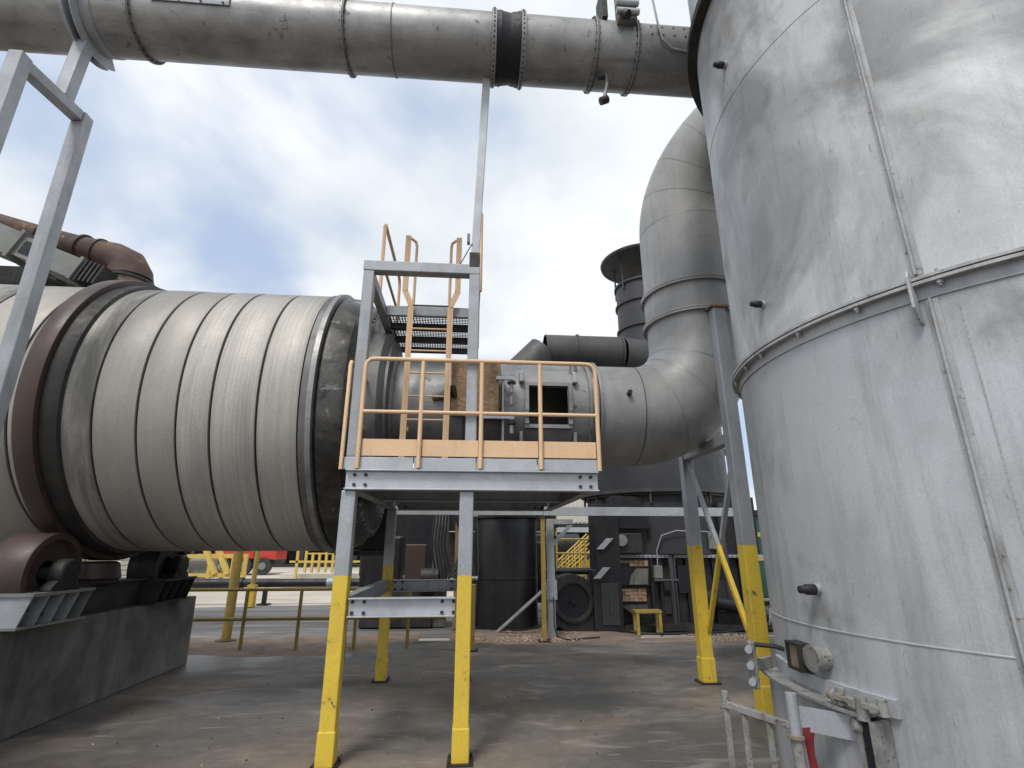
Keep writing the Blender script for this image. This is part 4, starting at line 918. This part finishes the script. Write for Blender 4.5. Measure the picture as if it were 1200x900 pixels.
# ------------------------------------------------------------------ machinery under the platform
dr_ = empty('drive_machine', 'dark drive machinery with hoses in the shade under platform', 'machine', (-.9, 12.6, 0))
build(MB().box(-2.3,-.75,12.4,13.6,0,.75), 'base', M['black_dusty'], dr_, bevel=.02); build(MB().box(-2.4,-1.5,12.6,13.4,.75,1.9), 'gear_case', M['black'], dr_, bevel=.05)
build(MB().box(-1.38,-.92,12.35,12.7,.95,1.72), 'red_cover', M['tyre_brown'], dr_, bevel=.02)
build(MB().tube([(-1.0,12.2,1.05),(-.62,12.2,1.05)], .17, 20), 'motor', M['dark_metal'], dr_); build(MB().box(-1.05,-.55,12.1,12.4,.74,.88), 'motor_foot', M['dark_metal'], dr_)
for k in range(5): build(MB().tube([(-.75+.07*k,12.3,2.4),(-.80+.07*k,12.25,1.7),(-.70+.08*k,12.2,1.2),(-.60+.05*k,12.2,.8)], .022, 8), 'hose', BK, dr_)
build(MB().box(-.78,-.45,12.5,12.9,0,2.6), 'column', M['concrete_dark'], dr_)
wp = empty('wooden_post', 'brown wooden post with black cables behind the platform', 'post', (-.18, 12.2, 0))
build(MB().box(-.28,-.06,12.1,12.3,0,2.6), 'shaft', M['wood'], wp, bevel=.01)
for k in range(3): build(MB().tube([(-.36+.05*k,12.08,2.5),(-.20+.06*k,12.05,2.05-.1*k),(-.03,12.08,1.85-.12*k),(-.25,12.05,1.3-.1*k),(-.40,12.0,1.05)], .016, 8), 'cable', BK, wp)
dc = empty('conveyor_frame', 'dark conveyor frame with rollers behind the wooden post', 'conveyor', (.6, 14.5, 0))
for z in (2.15,1.80): build(MB().box(-.2,2.4,14.3,14.45,z,z+.14), 'beam', M['black_dusty'], dc)
for x in (-.05,.35,.75): build(MB().bar((x,14.38,2.15),(x+.5,14.38,.6),.06,.06), 'brace', M['dark_metal'], dc)
for x in (-.1,.9,2.2): build(MB().box(x,x+.12,14.3,14.45,0,2.15), 'leg', M['dark_metal'], dc)
build(MB().box(.1,2.3,15.2,15.6,.2,1.75), 'hopper', BK, dc)
bw = empty('dark_wall_panel', 'black sheet wall closing the bay behind the machinery', 'wall', (-1.4, 15.8, 0))
build(MB().box(-3.0,-.62,15.7,15.8,0.9,3.6), 'sheet', M['black'], bw)
build(MB().box(-3.0,2.6,15.9,16.0,2.1,3.4), 'sheet', M['black'], bw)
for x in (-2.9,-.7,2.5): build(MB().box(x-.07,x+.07,15.82,15.88,0,3.4), 'post', M['dark_metal'], bw)
# hood under the drum end
ho = empty('drum_discharge_hood', 'black discharge hood hanging beneath the drum end', 'hood', (-1.55, 8.9, 0))
build(MB().prism([(-2.0,8.72,1.62),(-1.25,8.72,1.62),(-1.25,8.72,3.2),(-2.0,8.72,3.2)], (0,.6,0)), 'casing', M['black'], ho, bevel=.02)
build(MB().box(-2.06,-1.19,8.68,9.36,1.54,1.615), 'flange', M['black_dusty'], ho)
for x in (-1.94,-1.31): build(MB().box(x-.04,x+.04,9.26,9.34,0,1.54), 'leg', M['dark_metal'], ho)

# ------------------------------------------------------------------ left yard: rail, pipe, columns, far things
ra = empty('yellow_handrail', 'dirty yellow pipe handrail along the pad edge under the drum', 'railing', (-3, 10, 0))
for z in (.96,.49): build(MB().tube([(-5.6,10,z),(-.35,10,z)], .028, 10), 'rail', M['yellow_dirty_shaded'], ra)
for x in (-5.4,-3.77,-2.86,-1.9,-1.0): build(MB().tube([(x-.0,10,0),(x,10,.96)], .03, 10), 'post', M['yellow_dirty_shaded'], ra)
yc = empty('yellow_column', 'stout dull yellow round column behind the yellow handrail', 'column', (-4.4, 10.95, 0))
build(MB().tube([(-4.4,10.95,0),(-4.4,10.95,3.0)], .085, 18), 'shaft', M['yellow_dirty_shaded'], yc); build(MB().tube([(-4.4,10.95,0),(-4.4,10.95,.03)], .18, 18), 'foot_plate', M['rust'], yc)
yc = empty('yellow_column', 'slimmer yellow column farther back, in front of the red truck', 'column', (-6.26, 16.9, 0))
build(MB().tube([(-6.26,16.9,0),(-6.22,16.9,3.2)], .07, 16), 'shaft', M['yellow_dirty_shaded'], yc); build(MB().box(-6.37,-6.15,16.79,17.01,0,.6), 'sleeve', M['yellow'], yc)
pp = empty('black_pipe', 'long black pipe running low over the yard on short stands', 'pipe', (-6, 17.6, 0))
build(MB().tube([(-16,17.6,.60),(-6.9,17.6,.60)], .14, 20), 'pipe_section', BK, pp); build(MB().tube([(-6.9,17.6,.60),(-1.2,17.6,.60)], .125, 20), 'pipe_section', BK, pp)
build(MB().tube([(-7.0,17.6,.60),(-6.8,17.6,.60)], .17, 20), 'coupling', BK, pp); build(MB().tube([(-4.3,17.6,.60),(-4.1,17.6,.60)], .145, 20), 'coupling', M['galv'], pp)
for x in (-12,-6.12,-1.8): build(MB().box(x-.06,x+.06,17.55,17.65,.02,.46), 'stand', BK, pp); build(MB().box(x-.17,x+.17,17.45,17.75,-.02,.02), 'foot', BK, pp)
sk = empty('yellow_skid', 'yellow steel skid frame with slanted chute out in the yard', 'skid', (-11.3, 26, 0))
for z in (.45,1.25):
    for y in (25.5,26.8): build(MB().box(-12.6,-10.3,y-.06,y+.06,z-.08,z+.08), 'rail', M['yellow_pale'], sk)
for x in (-12.5,-11.4,-10.4): 
    for y in (25.5,26.8): build(MB().box(x-.08,x+.08,y-.07,y+.07,0,1.2), 'post', M['yellow_pale'], sk)
for dx_ in (0,.9): build(MB().bar((-11.9+dx_*.6,25.45,2.0),(-11.1+dx_*.6,25.45,.5),.22,.2), 'chute', M['yellow_pale'], sk)
build(MB().box(-12.5,-11.5,25.8,26.6,.3,1.15), 'tank', M['grey_paint'], sk, bevel=.1)
tk2 = empty('red_truck', 'red truck with dark wheels parked far out in the yard', 'truck', (-13.3, 36, 0))
build(MB().box(-15.6,-13.2,35.2,37.4,.9,2.4), 'body', M['red'], tk2, bevel=.08)
build(MB().prism([(-13.18,35.25,.85),(-11.9,35.25,.85),(-11.9,35.25,1.45),(-12.2,35.25,1.6),(-12.6,35.25,2.5),(-13.18,35.25,2.5)], (0,2.1,0)), 'cab', M['red'], tk2, bevel=.06)
build(MB().box(-12.98,-12.62,35.23,35.25,1.6,2.2), 'window', M['black'], tk2)
build(MB().box(-15.6,-11.9,35.4,37.2,.6,.86), 'chassis', M['dark_metal'], tk2)
for x in (-15.0,-13.75,-12.6):
    w_ = build(MB().tube([(x,35.1,.5),(x,35.45,.5)], .5, 24), 'wheel', M['tyre'], tk2); build(MB().tube([(x,35.07,.5),(x,35.1,.5)], .22, 16), 'hub', M['grey_paint'], w_)
fr_ = empty('far_yellow_rail', 'far yellow pedestrian rails beyond the drum end', 'railing', (-8.5, 34, 0))
for k in range(7):
    x = -9.7+k*.4; build(MB().box(x-.06,x+.06,33.9,34.1,0,1.3+.4*(k%3 == 0)), 'post', M['yellow_pale'], fr_)
for z in (1.25,.75): build(MB().box(-9.75,-7.25,33.95,34.05,z-.04,z+.04), 'rail', M['yellow_pale'], fr_)
fr2 = empty('far_yellow_rail', 'far yellow rail on a pale kerb seen between the left platform legs', 'railing', (-5, 24, 0))
for z in (1.55,1.05): build(MB().box(-7.5,-2.8,23.95,24.05,z-.04,z+.04), 'rail', M['yellow_pale'], fr2)
for x in (-7.2,-5.1,-3.2): build(MB().box(x-.05,x+.05,23.95,24.05,0,1.55), 'post', M['yellow_pale'], fr2)
build(MB().box(-8,-2.5,24.4,25.2,0,.55), 'kerb', M['white_sheet'], fr2)
sh = empty('dark_shed', 'long dark open shed along the far side of the yard', 'shed', (-22, 48, 0))
build(MB().box(-60,2,47,54,2.6,5.2), 'roof', M['dark_metal'], sh)
for k in range(14): build(MB().box(-58+4.4*k,-57.7+4.4*k,47.2,47.5,0,2.6), 'post', M['dark_metal'], sh)
build(MB().box(-60,2,53.8,54,0,2.6), 'back_wall', M['dark_metal'], sh)
lp = empty('lumber_stack', 'pale stack of sawn boards seen between rollers under the drum', 'lumber', (-14.8, 21, 0))
for k in range(8): build(MB().box(-17.5,-12.2,20.5,22.5,.02+.17*k,.17+.17*k), 'board_layer', M['white_sheet'], lp)
build(MB().box(-13.6,-13.4,20.42,20.5,0,1.4), 'stake', M['wood'], lp)
# right gap: green machine, yellow rails
gm = empty('green_machine', 'green machine casing glimpsed between trestle leg and tower', 'machine', (8.9, 16.5, 0))
build(MB().box(7.7,11,16,17.8,.2,2.6), 'casing', M['green'], gm, bevel=.05)
for x in (7.9,10.5): build(MB().box(x,x+.3,16.2,17.5,0,.2), 'foot', M['dark_metal'], gm)
build(MB().box(7.6,11,15.9,18,2.6,2.75), 'cover', M['black'], gm)
yg = empty('yellow_guard_rail', 'yellow guard rail crossing in front of the green machine', 'railing', (8, 15, 0))
for z in (2.0,1.35): build(MB().box(6.4,10.5,14.95,15.05,z-.06,z+.06), 'rail', M['yellow'], yg)
for x in (6.6,8.6,10.3): build(MB().box(x-.06,x+.06,15.0,15.1,0,2.05), 'post', M['yellow'], yg)
bt = empty('dark_tower_frame', 'dark steel framework glimpsed right of the black vessel', 'frame', (8.3, 16, 0))
for x in (7.3,8.1,8.9): build(MB().box(x-.09,x+.09,18.4,18.6,0,7), 'post', M['dark_metal'], bt)
for z in (2.9,4.9,6.6): build(MB().box(7.0,9.6,18.35,18.65,z,z+.22), 'beam', M['dark_metal'], bt)

# ------------------------------------------------------------------ rusty duct and box duct behind the drum
ru = empty('rusty_duct', 'rust brown round duct dropping to a stub behind the drum top', 'duct', (-7, 10, 5.4))
build(MB().tube([(-11.5,10,8.45),(-9.9,10,8.02),(-8.75,10,7.68)], [.19,.21,.23], 40), 'duct_section', M['rust'], ru)
build(MB().tube([(-8.75,10,7.68),(-7.95,10,7.46)], [.23,.26], 40, False), 'duct_section', M['rust'], ru)
build(MB().tube([(-7.95,10,7.46),(-7.62,10,7.38)], [.26,.275], 40, False), 'duct_section', M['rust'], ru)
build(MB().tube([(-7.62,10,7.38),(-7.3,10,7.29),(-7.05,10,7.15),(-6.96,10,6.95),(-6.95,10,6.8)], [.275,.31,.35,.40,.43], 40, False), 'elbow', M['rust'], ru)
for x, z in ((-8.75,7.68),(-7.95,7.46),(-7.62,7.38)):
    build(MB().tube([(x-.02,10,z+.006),(x+.02,10,z-.006)], .305, 40), 'flange', M['rust'], ru)
build(MB().tube([(-6.95,10,5.2),(-6.95,10,6.72)], .42, 40), 'stub', M['rust_tan'], ru)
build(MB().tube([(-6.95,10,6.72),(-6.95,10,6.78)], .46, 40), 'stub_flange', M['dark_metal'], ru)
gb = empty('box_duct', 'grey rectangular duct sloping down toward the stub behind the drum', 'duct', (-8, 9.5, 6))
build(MB().bar((-11.5,9.5,8.25),(-8.55,9.5,7.07),.6,.50), 'duct_section', M['grey_paint'], gb)
build(MB().bar((-8.52,9.5,7.06),(-7.35,9.5,6.60),.55,.42), 'duct_section', M['grey_paint'], gb)
for (x, z, h) in ((-8.54,7.065,.60),(-9.6,7.49,.60),(-8.12,6.90,.50),(-7.36,6.605,.48)): build(MB().bar((x-.03,9.5,z+.012),(x+.03,9.5,z-.012),.66,h), 'flange', M['grey_paint'], gb)
build(MB().bar((-8.42,9.218,7.02),(-8.20,9.218,6.935),.012,.26), 'hatch_opening', M['rubber'], gb)
for k in range(5): build(MB().bar((-7.30+.08*k,9.5,6.585-.02*k),(-7.26+.08*k,9.5,6.57-.02*k),.6,.44-.01*k), 'bellows_fold', M['dark_metal'], gb)
build(MB().box(-8.0,-7.4,9.3,9.8,4.6,6.2), 'pedestal', M['black_dusty'], gb)
cv = empty('dark_gantry', 'dark steel gantry and motor behind the drum at left', 'gantry', (-9, 11, 0))
build(MB().box(-12.5,-9.3,10.9,11.2,7.02,7.5), 'beam', M['black_dusty'], cv)
build(MB().box(-12.5,-8.2,10.7,11.3,6.45,7.0), 'beam', M['black'], cv)
for x in (-11,-8.6): build(MB().box(x-.1,x+.1,10.9,11.2,0,6.45), 'post', M['dark_metal'], cv)
build(MB().bar((-12,11.0,7.5),(-10.4,11,8.0),.1,.1), 'brace', M['dark_metal'], cv); build(MB().tube([(-9.1,10.5,7.0),(-8.4,10.5,7.0)], .18, 18), 'motor', M['dark_metal'], cv)
